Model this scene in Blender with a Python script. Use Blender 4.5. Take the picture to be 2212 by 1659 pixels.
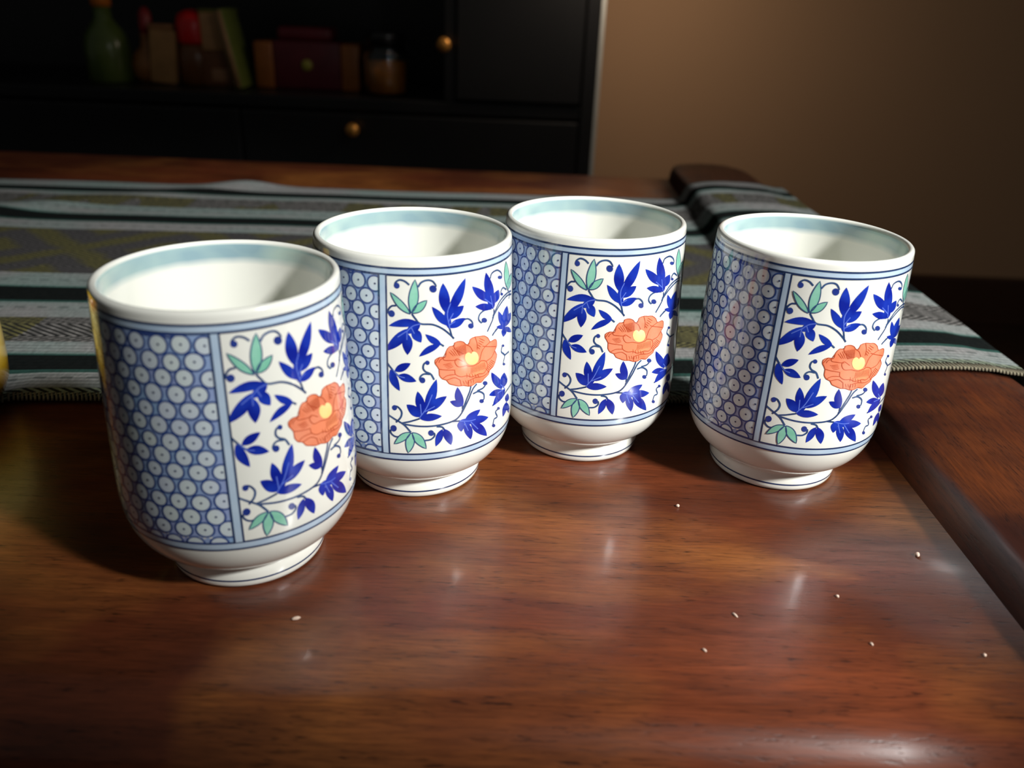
import bpy, bmesh, math, random
from math import pi, sin, cos, radians, sqrt, exp
from mathutils import Vector, Matrix
from mathutils.noise import noise

for o in list(bpy.data.objects):
    bpy.data.objects.remove(o, do_unlink=True)
C = bpy.context.scene.collection
SC = bpy.context.scene
random.seed(11)

# ------------------------------------------------------------------ camera
F_PX, PITCH, ROLL, CAM_H = 1773.4, 0.4425, 0.0418, 0.1612
cam_data = bpy.data.cameras.new('camera')
cam = bpy.data.objects.new('camera', cam_data)
C.objects.link(cam)
SC.camera = cam
cam_data.sensor_fit = 'HORIZONTAL'
cam_data.sensor_width = 36.0
cam_data.lens = F_PX / 2212 * 36.0
cam_data.clip_start = 0.005
cam_data.clip_end = 50
fwd = Vector((0, cos(PITCH), -sin(PITCH)))
right0 = Vector((1, 0, 0)); up0 = Vector((0, sin(PITCH), cos(PITCH)))
cr_ = cos(ROLL) * right0 + sin(ROLL) * up0
cu_ = -sin(ROLL) * right0 + cos(ROLL) * up0
m = Matrix((cr_, cu_, -fwd)).transposed().to_4x4()
m.translation = Vector((0, 0, CAM_H))
cam.matrix_world = m
cam_data.dof.use_dof = True
cam_data.dof.focus_distance = 0.29
cam_data.dof.aperture_fstop = 10

# ------------------------------------------------------------------ world and light
w = bpy.data.worlds.new('room_ambient')
SC.world = w
w.use_nodes = True
w.node_tree.nodes['Background'].inputs[0].default_value = (0.80, 0.82, 0.80, 1)
w.node_tree.nodes['Background'].inputs[1].default_value = 0.050

def aim(o, target):
    d = Vector(target) - o.location
    o.rotation_euler = d.to_track_quat('-Z', 'Y').to_euler()

ld = bpy.data.lights.new('reading_lamp_light', 'SPOT')
ld.energy = 142
ld.color = (0.985, 0.99, 0.975)
ld.shadow_soft_size = 0.075
ld.spot_size = radians(35)
ld.spot_blend = 0.75
lamp = bpy.data.objects.new('reading_lamp_light', ld)
C.objects.link(lamp)
lamp.location = (0.87, -0.38, 0.80)
aim(lamp, (0.15, 0.32, 0.03))

gd = bpy.data.lights.new('side_lamp_light', 'POINT')
gd.energy = 3.4
gd.color = (1.0, 0.98, 0.94)
gd.shadow_soft_size = 0.055
side_lamp = bpy.data.objects.new('side_lamp_light', gd)
C.objects.link(side_lamp)
side_lamp.location = (0.70, -0.53, 0.60)

wd = bpy.data.lights.new('wall_fill_light', 'AREA')  # added unseen fill that brightens the back wall beside the cabinet
wd.energy = 1.25
wd.shape = 'DISK'; wd.size = 0.16
wd.color = (1.0, 0.80, 0.61)
wall_fill = bpy.data.objects.new('wall_fill_light', wd)
C.objects.link(wall_fill)
wall_fill.location = (0.135, 1.22, 0.32)
aim(wall_fill, (0.14, 1.62, -0.06))

SC.view_settings.view_transform = 'Standard'
SC.view_settings.look = 'None'
SC.view_settings.gamma = 1.0
SC.view_settings.exposure = 0.0
SC.view_settings.use_curve_mapping = False

# ------------------------------------------------------------------ helpers
def S(r, g, b):
    f = lambda c: (c / 255 / 12.92) if c / 255 <= 0.04045 else ((c / 255 + 0.055) / 1.055) ** 2.4
    return (f(r), f(g), f(b), 1)

class N:
    """small helper for node graphs"""
    def __init__(s, name):
        s.m = bpy.data.materials.new(name); s.m.use_nodes = True
        s.t = s.m.node_tree; s.bs = s.t.nodes['Principled BSDF']
    def new(s, k, **kw):
        n = s.t.nodes.new(k)
        for a, b in kw.items(): setattr(n, a, b)
        return n
    def link(s, a, b): s.t.links.new(a, b)
    def put(s, sock, v):
        if hasattr(v, 'is_output') or isinstance(v, bpy.types.NodeSocket): s.link(v, sock)
        else: sock.default_value = v
    def math(s, op, a, b=None, c=None, clamp=False):
        n = s.new('ShaderNodeMath', operation=op, use_clamp=clamp)
        s.put(n.inputs[0], a)
        if b is not None: s.put(n.inputs[1], b)
        if c is not None: s.put(n.inputs[2], c)
        return n.outputs[0]
    def mix(s, f, a, b, mode='MIX'):
        n = s.new('ShaderNodeMix', data_type='RGBA', blend_type=mode)
        s.put(n.inputs[0], f); s.put(n.inputs[6], a); s.put(n.inputs[7], b)
        return n.outputs[2]
    def noise(s, vec, scale, detail=3, rough=0.5, dist=0.0):
        n = s.new('ShaderNodeTexNoise')
        s.put(n.inputs['Vector'], vec)
        n.inputs['Scale'].default_value = scale; n.inputs['Detail'].default_value = detail
        n.inputs['Roughness'].default_value = rough; n.inputs['Distortion'].default_value = dist
        return n.outputs['Fac']
    def coord(s, which='Object'):
        return s.new('ShaderNodeTexCoord').outputs[which]
    def sep(s, v):
        n = s.new('ShaderNodeSeparateXYZ'); s.link(v, n.inputs[0]); return n.outputs
    def scale(s, v, sc):
        n = s.new('ShaderNodeMapping'); s.link(v, n.inputs[0]); n.inputs['Scale'].default_value = sc; return n.outputs[0]
    def ramp(s, f, stops, interp='LINEAR'):
        n = s.new('ShaderNodeValToRGB'); s.put(n.inputs[0], f)
        cr = n.color_ramp; cr.interpolation = interp
        while len(cr.elements) < len(stops): cr.elements.new(0.5)
        for e, (p, c) in zip(cr.elements, stops): e.position = p; e.color = c
        return n.outputs[0]
    def mr(s, v, a, b, c=0.0, d=1.0):
        n = s.new('ShaderNodeMapRange'); s.put(n.inputs[0], v)
        for i, x in enumerate((a, b, c, d)): n.inputs[i + 1].default_value = x
        return n.outputs[0]
    def bump(s, hgt, strength, dist):
        n = s.new('ShaderNodeBump'); s.link(hgt, n.inputs['Height'])
        n.inputs['Strength'].default_value = strength; n.inputs['Distance'].default_value = dist
        s.link(n.outputs[0], s.bs.inputs['Normal'])
    def set(s, **kw):
        for k, v in kw.items(): s.put(s.bs.inputs[k.replace('_', ' ')], v)
        return s.m

def simple(name, col, rough=0.5, vary=0.12, scale=30, **kw):
    n = N(name)
    f = n.noise(n.coord(), scale, 3)
    c = Vector(col[:3])
    n.set(Base_Color=n.mix(f, (*(c * (1 - vary)), 1), (*(c * (1 + vary)), 1)), Roughness=rough)
    for k, v in kw.items(): n.set(**{k: v})
    return n.m

def link_mesh(name, me, parent=None, mats=()):
    o = bpy.data.objects.new(name, me)
    C.objects.link(o)
    for mt in mats: me.materials.append(mt)
    if parent: o.parent = parent
    return o

def obj(name, bm, mats, parent=None, smooth=True, loc=None):
    bm.normal_update()
    me = bpy.data.meshes.new(name)
    bm.to_mesh(me); bm.free()
    if smooth:
        for p in me.polygons: p.use_smooth = True
    o = link_mesh(name, me, parent, mats if isinstance(mats, (list, tuple)) else [mats])
    if loc: o.location = loc
    return o

def tag(o, label=None, cat=None, group=None, kind=None):
    if label: o['label'] = label
    if cat: o['category'] = cat
    if group: o['group'] = group
    if kind: o['kind'] = kind
    return o

def thing(name, label, cat, loc=(0, 0, 0), rz=0, group=None):
    o = bpy.data.objects.new(name, None)
    o.empty_display_size = 0.02
    C.objects.link(o); o.location = loc; o.rotation_euler = (0, 0, rz)
    return tag(o, label, cat, group)

def box(bm, x0, x1, y0, y1, z0, z1, bev=0.0, seg=2, mat=0):
    t = bmesh.new()
    bmesh.ops.create_cube(t, size=1)
    for v in t.verts:
        v.co = Vector(((x0 + x1) / 2 + v.co.x * (x1 - x0), (y0 + y1) / 2 + v.co.y * (y1 - y0), (z0 + z1) / 2 + v.co.z * (z1 - z0)))
    if bev: bmesh.ops.bevel(t, geom=list(t.edges), offset=bev, segments=seg, affect='EDGES', profile=0.5)
    for f in t.faces: f.material_index = mat
    me = bpy.data.meshes.new('tmp'); t.to_mesh(me); t.free(); bm.from_mesh(me); bpy.data.meshes.remove(me)
    return bm

def lathe(bm, prof, seg=64, mat=0, closed=False):
    rings = []
    for r, z in prof:
        if r < 1e-6: rings.append([bm.verts.new((0, 0, z))])
        else: rings.append([bm.verts.new((r * cos(2 * pi * i / seg), r * sin(2 * pi * i / seg), z)) for i in range(seg)])
    for k in range(len(rings) - 1):
        a, b = rings[k], rings[k + 1]
        for i in range(seg):
            j = (i + 1) % seg
            if len(a) == 1 and len(b) == 1: continue
            if len(a) == 1: f = bm.faces.new((a[0], b[j], b[i]))
            elif len(b) == 1: f = bm.faces.new((a[i], a[j], b[0]))
            else: f = bm.faces.new((a[i], a[j], b[j], b[i]))
            f.material_index = mat(k) if callable(mat) else mat
    return bm

# ------------------------------------------------------------------ wood
def wood(name, dark, mid, light, rough=0.22, coat=0.35, axis='X', spec=0.5):
    n = N(name)
    co = n.coord('Object')
    st = (1.0, 9.0, 9.0) if axis == 'X' else (9.0, 1.0, 9.0)
    warp = n.noise(n.scale(co, (2.2, 7, 7) if axis == 'X' else (7, 2.2, 7)), 2.4, 3, 0.55, 0.4)
    stain = n.noise(n.scale(co, (1, 1.7, 1)), 7.5, 3, 0.55, 0.6)
    grain = n.noise(n.scale(co, tuple(a * 14 for a in st)), 2.2, 5, 0.65, 0.25)
    fine = n.noise(n.scale(co, (90, 1500, 900) if axis == 'X' else (1500, 90, 900)), 1.0, 3, 0.6)
    pores = n.noise(n.scale(co, tuple(a * (130 if a == 1 else 85) for a in st)), 1.6, 2, 0.5)
    c = n.mix(n.mr(warp, 0.35, 0.66), dark, mid)
    c = n.mix(n.mr(stain, 0.47, 0.68), c, light)
    c = n.mix(n.mr(grain, 0.35, 0.75, 0.0, 0.55), c, tuple(x * 0.45 for x in dark[:3]) + (1,))
    c = n.mix(n.mr(fine, 0.40, 0.68, 0.0, 0.42), c, tuple(x * 0.40 for x in dark[:3]) + (1,))
    pm = n.math('MULTIPLY', n.mr(pores, 0.56, 0.70), n.mr(grain, 0.4, 0.62))
    c = n.mix(n.math('MULTIPLY', pm, 0.75), c, S(20, 6, 3))
    n.set(Base_Color=c, Roughness=n.mr(grain, 0.3, 0.8, rough, rough + 0.12), Coat_Weight=coat, Coat_Roughness=0.13)
    n.bs.inputs['Specular IOR Level'].default_value = spec
    h = n.math('SUBTRACT', n.math('MULTIPLY', fine, 0.35), pm)
    n.bump(h, 0.12, 0.0006)
    return n.m

WOOD = wood('polished_red_wood', S(78, 36, 20), S(128, 64, 36), S(162, 98, 46), rough=0.27, coat=0.2)
WOODL = wood('dimmed_red_wood_lip', S(50, 20, 10), S(84, 35, 18), S(98, 48, 20), rough=0.42, coat=0.05, axis='Y')  # lip wood painted darker so it looks less lit than the tabletop
WOODD = wood('dark_floor_wood', S(40, 22, 12), S(58, 32, 16), S(66, 40, 20), rough=0.45, coat=0.0)

# ------------------------------------------------------------------ the room
wn = N('tan_wall_paint')
wc = wn.noise(wn.coord(), 1.2, 3)
wf = wn.noise(wn.coord(), 260, 2)
wn.set(Base_Color=wn.mix(wc, S(150, 118, 88), S(168, 134, 102)), Roughness=0.85)
wn.bump(wf, 0.15, 0.001)
WALLM = wn.m
FLOOR_Z = -0.42
bm = box(bmesh.new(), -2.6, 2.6, 1.62, 1.74, FLOOR_Z, 1.9)
tag(obj('wall_back', bm, WALLM, smooth=False), 'plain tan painted wall behind the table', kind='structure')
bm = box(bmesh.new(), -2.6, 2.6, -1.6, 1.74, FLOOR_Z - 0.05, FLOOR_Z)
tag(obj('floor', bm, WOODD, smooth=False), 'dark brown floor beyond the table', kind='structure')
bm = box(bmesh.new(), 0.12, 2.6, 1.605, 1.62, FLOOR_Z, FLOOR_Z + 0.10, 0.003)
tag(obj('baseboard_back', bm, simple('brown_baseboard', S(60, 36, 20), 0.4), smooth=False), 'dark brown baseboard under the tan wall', kind='structure')

# ------------------------------------------------------------------ the table with the raised end lip
LIP = [(0.1515, 0), (0.1519, 0.004), (0.1526, 0.0085), (0.1540, 0.0117), (0.1565, 0.0137), (0.161, 0.0149), (0.170, 0.0162),
       (0.184, 0.0171), (0.200, 0.0170), (0.214, 0.0160), (0.225, 0.0136), (0.232, 0.0095), (0.2355, 0.004), (0.2362, -0.004),
       (0.2355, -0.011), (0.232, -0.0160), (0.226, -0.0185), (0.20, -0.0195)]
T_Y0, T_Y1, T_X0 = 0.139, 0.842, -1.12
table = thing('coffee_table', 'polished red-brown wooden table with a raised rounded lip along its right end', 'table', (0, 0, 0))
XOFF = lambda y: -0.006 * max(0.0, (y - 0.3) / 0.54)

def table_top():
    bm = bmesh.new()
    R = 0.0175
    prof = []
    for i in range(9):                                    # lower half of the nosing, then over the top
        a = -pi / 2 + pi / 2 * i / 8
        prof.append((T_Y0 + R - R * cos(a), -R + R * sin(a) * 0.9))
    for i in range(1, 11):
        a = pi / 2 * i / 10
        prof.append((T_Y0 + R - R * cos(a), -R + R * sin(a)))
    ys = prof + [(T_Y0 + R + (T_Y1 - 0.006 - T_Y0 - R) * t / 12, 0) for t in range(1, 13)] + [(T_Y1 - 0.002, -0.001), (T_Y1, -0.004), (T_Y1, -0.026)]
    xs = [T_X0 + (0.1535 - T_X0) * i / 24 for i in range(25)]
    g = [[bm.verts.new((x, y, z)) for (y, z) in ys] for x in xs]
    for i in range(len(xs) - 1):
        for j in range(len(ys) - 1):
            bm.faces.new((g[i][j], g[i + 1][j], g[i + 1][j + 1], g[i][j + 1]))
    for i in range(len(xs) - 1):
        bm.faces.new((g[i][-1], g[i + 1][-1], g[i + 1][0], g[i][0]))
    bm.faces.new(g[0][::-1]); bm.faces.new(g[-1])
    return bm
obj('tabletop', table_top(), WOOD, table)

def lip_mesh(sign=1, x_shift=0.0):
    bm = bmesh.new()
    prof = LIP + [(0.155, -0.0195)]
    ys = [T_Y0 + 0.002 + (T_Y1 + 0.002 - T_Y0) * i / 40 for i in range(41)]
    rings = []
    for k, y in enumerate(ys):
        e = min(k, 40 - k)
        s = {0: 0.86, 1: 0.965}.get(e, 1.0)
        ring = []
        for x, z in prof:
            xx = 0.192 + (x - 0.192) * (s if e < 2 else 1)
            zz = z * (s if z > 0 else 1)
            ring.append(bm.verts.new((sign * (xx + XOFF(y)) + x_shift, y, zz)))
        rings.append(ring)
    n = len(prof)
    for k in range(40):
        for i in range(n):
            j = (i + 1) % n
            vs = (rings[k][i], rings[k + 1][i], rings[k + 1][j], rings[k][j])
            bm.faces.new(vs if sign > 0 else vs[::-1])
    bm.faces.new(rings[0]); bm.faces.new(rings[-1][::-1])
    bmesh.ops.recalc_face_normals(bm, faces=list(bm.faces))
    return bm
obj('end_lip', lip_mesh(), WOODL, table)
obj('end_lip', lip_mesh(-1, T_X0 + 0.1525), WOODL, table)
obj('apron', box(bmesh.new(), T_X0 + 0.06, 0.17, 0.19, 0.79, -0.10, -0.0265, 0.003), WOOD, table, smooth=False)
for lx in (T_X0 + 0.06, 0.115):
    for ly in (0.175, 0.745):
        obj('leg', box(bmesh.new(), lx, lx + 0.06, ly, ly + 0.06, FLOOR_Z, -0.0265, 0.006), WOOD, table, smooth=False)

def lip_z(x, y):
    x = x - XOFF(y)
    if x <= LIP[0][0]: return 0.0
    for (a, za), (b, zb) in zip(LIP, LIP[1:]):
        if a <= x <= b: return za + (zb - za) * (x - a) / max(b - a, 1e-9)
    return 0.0

# ------------------------------------------------------------------ woven runner
CX0, CX1 = -1.0, 0.243
YB = lambda x: 0.7225 + 0.048 * x
YF = lambda x: 0.3190 + 0.085 * max(x, -0.3)
BANDS = [(0.0, 'L'), (0.053, 'K'), (0.096, 'L'), (0.122, 'P'), (0.203, 'L'), (0.265, 'K'), (0.313, 'L'), (0.365, 'Q'),
         (0.599, 'L'), (0.659, 'K'), (0.720, 'L'), (0.775, 'P'), (0.854, 'L'), (0.890, 'K'), (0.938, 'L'), (0.978, 'H')]
def cloth_mat():
    n = N('striped_woven_cotton')
    uv = n.new('ShaderNodeUVMap').outputs[0]
    o = n.sep(uv); u, v = o[0], o[1]                       # u in metres along the runner, v 0..1 across
    vm = n.math('MULTIPLY', v, 0.42)
    mask = lambda keys: n.ramp(v, [(p, (1, 1, 1, 1) if k in keys else (0, 0, 0, 1)) for p, k in BANDS], 'CONSTANT')
    big = n.noise(n.scale(uv, (10, 6, 1)), 1.3, 2)
    yarn = n.noise(n.scale(uv, (700, 90, 1)), 1.0, 2)
    light = n.mix(n.mr(big, 0.4, 0.62), S(142, 140, 138), S(128, 142, 137))
    thread = n.math('SINE', n.math('MULTIPLY', vm, 2 * pi / 0.0034))
    light = n.mix(n.mr(thread, 0.1, 1.0, 0.0, 0.38), light, S(52, 70, 66))
    # a line of dark dashes down the middle of each pale band
    dash = n.math('GREATER_THAN', n.math('SINE', n.math('MULTIPLY', u, 2 * pi / 0.011)), 0.1)
    dl = None
    for c_ in (0.955, 0.742, 0.632, 0.341, 0.230):
        d = n.math('LESS_THAN', n.math('ABSOLUTE', n.math('SUBTRACT', v, c_)), 0.0028)
        dl = d if dl is None else n.math('MAXIMUM', dl, d)
    light = n.mix(n.math('MULTIPLY', n.math('MULTIPLY', dl, dash), 0.5), light, S(30, 46, 44))
    # chevron twill of the patterned bands
    tri = n.math('PINGPONG', vm, 0.016)
    zig = n.math('SINE', n.math('MULTIPLY', n.math('ADD', u, n.math('MULTIPLY', tri, 1.5)), 2 * pi / 0.0052))
    beads = n.math('SINE', n.math('MULTIPLY', n.math('SUBTRACT', vm, n.math('MULTIPLY', u, 0.4)), 2 * pi / 0.0036))
    tw = n.math('MULTIPLY', n.mr(zig, -0.25, 0.55), n.mr(beads, -0.9, 0.2, 0.45, 1.0))
    seg = n.math('GREATER_THAN', n.noise(n.scale(uv, (26, 3, 1)), 1.0, 1), 0.5)
    pale = n.mix(seg, S(138, 134, 130), S(124, 118, 74))
    pat = n.mix(tw, S(34, 34, 33), pale)
    # wide middle band: large olive lozenges on charcoal
    a = n.math('PINGPONG', u, 0.055); b = n.math('PINGPONG', n.math('SUBTRACT', vm, 0.202), 0.049)
    loz = n.math('SINE', n.math('MULTIPLY', n.math('ADD', a, b), 2 * pi / 0.044))
    pq = n.mix(n.mr(n.math('ADD', loz, n.math('MULTIPLY', n.noise(n.scale(uv, (60, 30, 1)), 1.0, 2), 1.6)), 0.3, 1.5), S(80, 77, 77), S(98, 93, 56))
    pq = n.mix(n.math('MULTIPLY', n.mr(zig, -0.2, 0.5), 0.8), pq, S(30, 31, 30))
    black = S(9, 14, 13)
    col = n.mix(mask('K'), light, black)
    col = n.mix(mask('P'), col, pat)
    col = n.mix(mask('Q'), col, pq)
    col = n.mix(mask('H'), col, n.mix(n.mr(zig, -0.1, 0.2), S(40, 42, 40), S(140, 150, 128)))
    # teal selvedge yarns where black meets pale
    te = None
    for c_ in (0.096, 0.265, 0.313, 0.659, 0.720, 0.890, 0.938):
        d = n.math('LESS_THAN', n.math('ABSOLUTE', n.math('SUBTRACT', v, c_)), 0.0042)
        te = d if te is None else n.math('MAXIMUM', te, d)
    col = n.mix(n.math('MULTIPLY', te, 0.5), col, S(60, 104, 94))
    col = n.mix(n.mr(yarn, 0.35, 0.7, 0.0, 0.35), col, S(28, 30, 29))
    n.set(Base_Color=col, Roughness=0.95)
    n.bs.inputs['Specular IOR Level'].default_value = 0.1
    hh = n.math('ADD', n.math('MULTIPLY', thread, 0.25), n.math('ADD', n.math('MULTIPLY', yarn, 0.8), n.math('MULTIPLY', tw, n.math('MULTIPLY', mask('P'), 0.6))))
    n.bump(hh, 0.6, 0.0006)
    return n.m
CLOTH = cloth_mat()

def seg_dist(px, py, ax, ay, bx, by):
    dx, dy = bx - ax, by - ay
    t = max(0, min(1, ((px - ax) * dx + (py - ay) * dy) / (dx * dx + dy * dy)))
    return math.hypot(px - ax - t * dx, py - ay - t * dy), t
def fold(x, y):
    d, t = seg_dist(x, y, -0.205, 0.74, -0.40, 0.585)
    z = (0.0105 * (1 - t) + 0.0045 * t) * exp(-(d / 0.017) ** 2) * (1 - 0.85 * sin(pi * t))
    d, t = seg_dist(x, y, -0.02, 0.60, 0.16, 0.70)
    z += 0.002 * exp(-(d / 0.02) ** 2)
    return z
def drape(x, y):
    """smoothed height of the table under the cloth"""
    z = 0; sw = 0
    for k in range(-6, 7):
        q = x + k * 0.0035; wgt = exp(-(k * 0.0035 / 0.011) ** 2)
        z += wgt * (lip_z(q, y) if q < 0.225 else 0.0136); sw += wgt
    return max(z / sw, (lip_z(x + 0.004, y) if x < 0.19 else lip_z(x, y)) if x < 0.2362 else 0)
def cloth():
    NX, NV = 420, 110
    path = []                                             # (x, hang) pairs
    L0 = CX1 - CX0
    for i in range(NX + 1):
        s = (L0 + 0.10) * i / NX
        path.append((CX0 + min(s, L0), max(0, s - L0), s))
    bm = bmesh.new(); uvl = bm.loops.layers.uv.new('UVMap')
    g = []
    for x, hang, s in path:
        row = []
        for j in range(NV + 1):
            v = j / NV
            y = YB(x) + (YF(x) - YB(x)) * v
            hem = max(0.0, min(1.0, (-0.207 - x) / 0.05)) * max(0.0, (v - 0.93) / 0.07)
            yy = y - 0.042 * hem + 0.0012 * noise(Vector((x * 9, v * 3, 0)))
            if hang > 0:
                z = -0.002 - hang; xx = CX1 + 0.0005 + 0.002 * sin(v * 20) * hang * 8
            else:
                xx = x
                top = drape(min(x, 0.230), y)
                z = top if x < 0.230 else top - (top + 0.002) * ((x - 0.230) / (CX1 - 0.230)) ** 1.6
                z += 0.0026 + fold(x, y) + 0.0005 * (1 + noise(Vector((x * 14, y * 22, 2.0))))
            row.append(bm.verts.new((xx, yy, z)))
        g.append(row)
    for i in range(NX):
        for j in range(NV):
            f = bm.faces.new((g[i][j], g[i][j + 1], g[i + 1][j + 1], g[i + 1][j]))
            for lp, (a, b) in zip(f.loops, ((i, j), (i, j + 1), (i + 1, j + 1), (i + 1, j))):
                lp[uvl].uv = (path[a][2], b / NV)
    o = obj('table_runner', bm, CLOTH)
    sol = o.modifiers.new('thickness', 'SOLIDIFY'); sol.thickness = 0.0010; sol.offset = -1
    return o, path
runner, cpath = cloth()
tag(runner, 'striped woven table runner in black, grey, teal and olive across the wooden table', 'table runner')
bm = bmesh.new()
k = 0; x = CX0
while x < 0.236:                                          # slanted over-stitches along the front hem
    y = YF(x) - 0.042 * max(0.0, min(1.0, (-0.207 - x) / 0.05)); z = (drape(x, y) if x < 0.230 else 0.011) + 0.0030
    dx = 0.0010
    vs = []
    for t, (ox, oy, oz) in enumerate([(-dx, 0.0020, 0.0007), (dx, -0.0014, 0.0002), (dx, -0.0018, -0.0008)]):
        for sx in (-0.00045, 0.00045):
            vs.append(bm.verts.new((x + ox + sx, y + oy, z + oz)))
    bm.faces.new((vs[0], vs[1], vs[3], vs[2])); bm.faces.new((vs[2], vs[3], vs[5], vs[4]))
    x += 0.0017
st = obj('edge_stitching', bm, simple('cream_and_brown_yarn', S(120, 112, 92), 0.9, 0.6, 220), runner)
st.modifiers.new('thickness', 'SOLIDIFY').thickness = 0.0004
st['kind'] = 'stuff'; st['label'] = 'twisted cream yarn stitched along the front hem'

# ------------------------------------------------------------------ the tea cups
PROF = [(0, .0222), (.0008, .0230), (.003, .0234), (.0052, .0233), (.0066, .0230), (.0076, .0234), (.0086, .0249), (.010, .0271), (.0125, .0297), (.016, .0320), (.020, .0335),
        (.025, .0343), (.032, .0345), (.045, .0342), (.06, .0337), (.075, .0331), (.085, .0327), (.0885, .0325)]
def rad(z):
    n = len(PROF)
    for i in range(n - 1):
        if PROF[i][0] <= z <= PROF[i + 1][0]:
            p0 = PROF[max(i - 1, 0)]; p1 = PROF[i]; p2 = PROF[i + 1]; p3 = PROF[min(i + 2, n - 1)]
            h = p2[0] - p1[0]; t = (z - p1[0]) / h
            m1 = (p2[1] - p0[1]) / (p2[0] - p0[0]); m2 = (p3[1] - p1[1]) / (p3[0] - p1[0])
            return ((2*t**3 - 3*t*t + 1) * p1[1] + (t**3 - 2*t*t + t) * h * m1 + (-2*t**3 + 3*t*t) * p2[1] + (t**3 - t*t) * h * m2)
    return PROF[0][1] if z < 0 else PROF[-1][1]
def slope(z): return (rad(z + 2e-4) - rad(z - 2e-4)) / 4e-4
SMM = 0.6                                                 # millimetres of pattern per degree
def on_cup(s, zmm, off):
    th = radians(s / SMM); z = zmm / 1000; r = rad(z) + off
    return Vector((r * cos(th), r * sin(th), z))
def nrm(s, zmm):
    th = radians(s / SMM); q = slope(zmm / 1000)
    return Vector((cos(th), sin(th), -q)).normalized()

def glaze(name, col, col2=None, scale=90, rough=0.10):
    n = N(name)
    c = col
    if col2: c = n.mix(n.mr(n.noise(n.coord(), scale, 2), 0.35, 0.65), col, col2)
    n.set(Base_Color=c, Roughness=rough, Coat_Weight=0.5, Coat_Roughness=0.04)
    n.bs.inputs['Specular IOR Level'].default_value = 0.5
    return n.m
def porcelain():
    n = N('white_porcelain_with_celadon_rim')
    co = n.coord('Object'); o = n.sep(co)
    r = n.math('SQRT', n.math('ADD', n.math('MULTIPLY', o[0], o[0]), n.math('MULTIPLY', o[1], o[1])))
    inner = n.math('LESS_THAN', r, 0.03115)
    wob = n.noise(n.scale(co, (1, 1, .3)), 60, 2)
    lo = n.mr(n.math('ADD', o[2], n.math('MULTIPLY', wob, 0.002)), 0.0836, 0.0862)
    hi = n.mr(o[2], 0.0886, 0.0894, 1.0, 0.0)
    band = n.math('MULTIPLY', n.math('MULTIPLY', lo, hi), inner)
    oi = n.new('ShaderNodeObjectInfo').outputs['Random']
    v4 = n.noise(n.scale(co, (1, 1, 1.5)), 34, 2, 0.5, 0.5)
    bc = n.mix(n.mr(v4, 0.42, 0.60), S(174, 202, 192), S(122, 158, 170))
    white = n.mix(n.noise(co, 40, 2), S(233, 233, 223), S(238, 237, 227))
    n.set(Base_Color=n.mix(n.math('MULTIPLY', band, 0.9), white, bc), Roughness=0.11, Coat_Weight=0.5, Coat_Roughness=0.04)
    return n.m
PORC = porcelain()
G_LINE = glaze('slate_blue_line', S(38, 58, 98), S(30, 46, 84))
G_PALE = glaze('pale_blue_wash', S(190, 208, 224), S(174, 196, 218))
G_BASE = glaze('washed_blue_ground', S(146, 178, 214), S(152, 164, 208), 60)
G_CELL = glaze('pale_cell', S(216, 227, 226), S(206, 216, 228), 70)
G_RING = glaze('blue_ring_line', S(54, 80, 142), S(48, 68, 128))
G_DOT = glaze('dark_dot', S(52, 64, 104))
G_BLUE = glaze('cobalt_blue', S(18, 34, 142), S(30, 58, 172), 160)
G_VEIN = glaze('pale_vein', S(88, 112, 206))
G_GREEN = glaze('sea_green', S(120, 190, 162), S(146, 206, 182), 170)
G_STEM = glaze('dark_blue_stem', S(40, 60, 104), S(56, 84, 128), 200)
G_BLOB = glaze('curl_bud_blue', S(32, 48, 128), S(46, 66, 140), 150)
G_ORANGE = glaze('coral_orange', S(224, 122, 84), S(232, 142, 108), 160)
G_ORL = glaze('light_coral', S(240, 152, 104), S(236, 138, 100), 160)
G_PET = glaze('rust_petal_line', S(168, 66, 38), S(186, 80, 48), 160)
G_YEL = glaze('pale_yellow_heart', S(250, 216, 138), S(252, 226, 160), 200)

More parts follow.
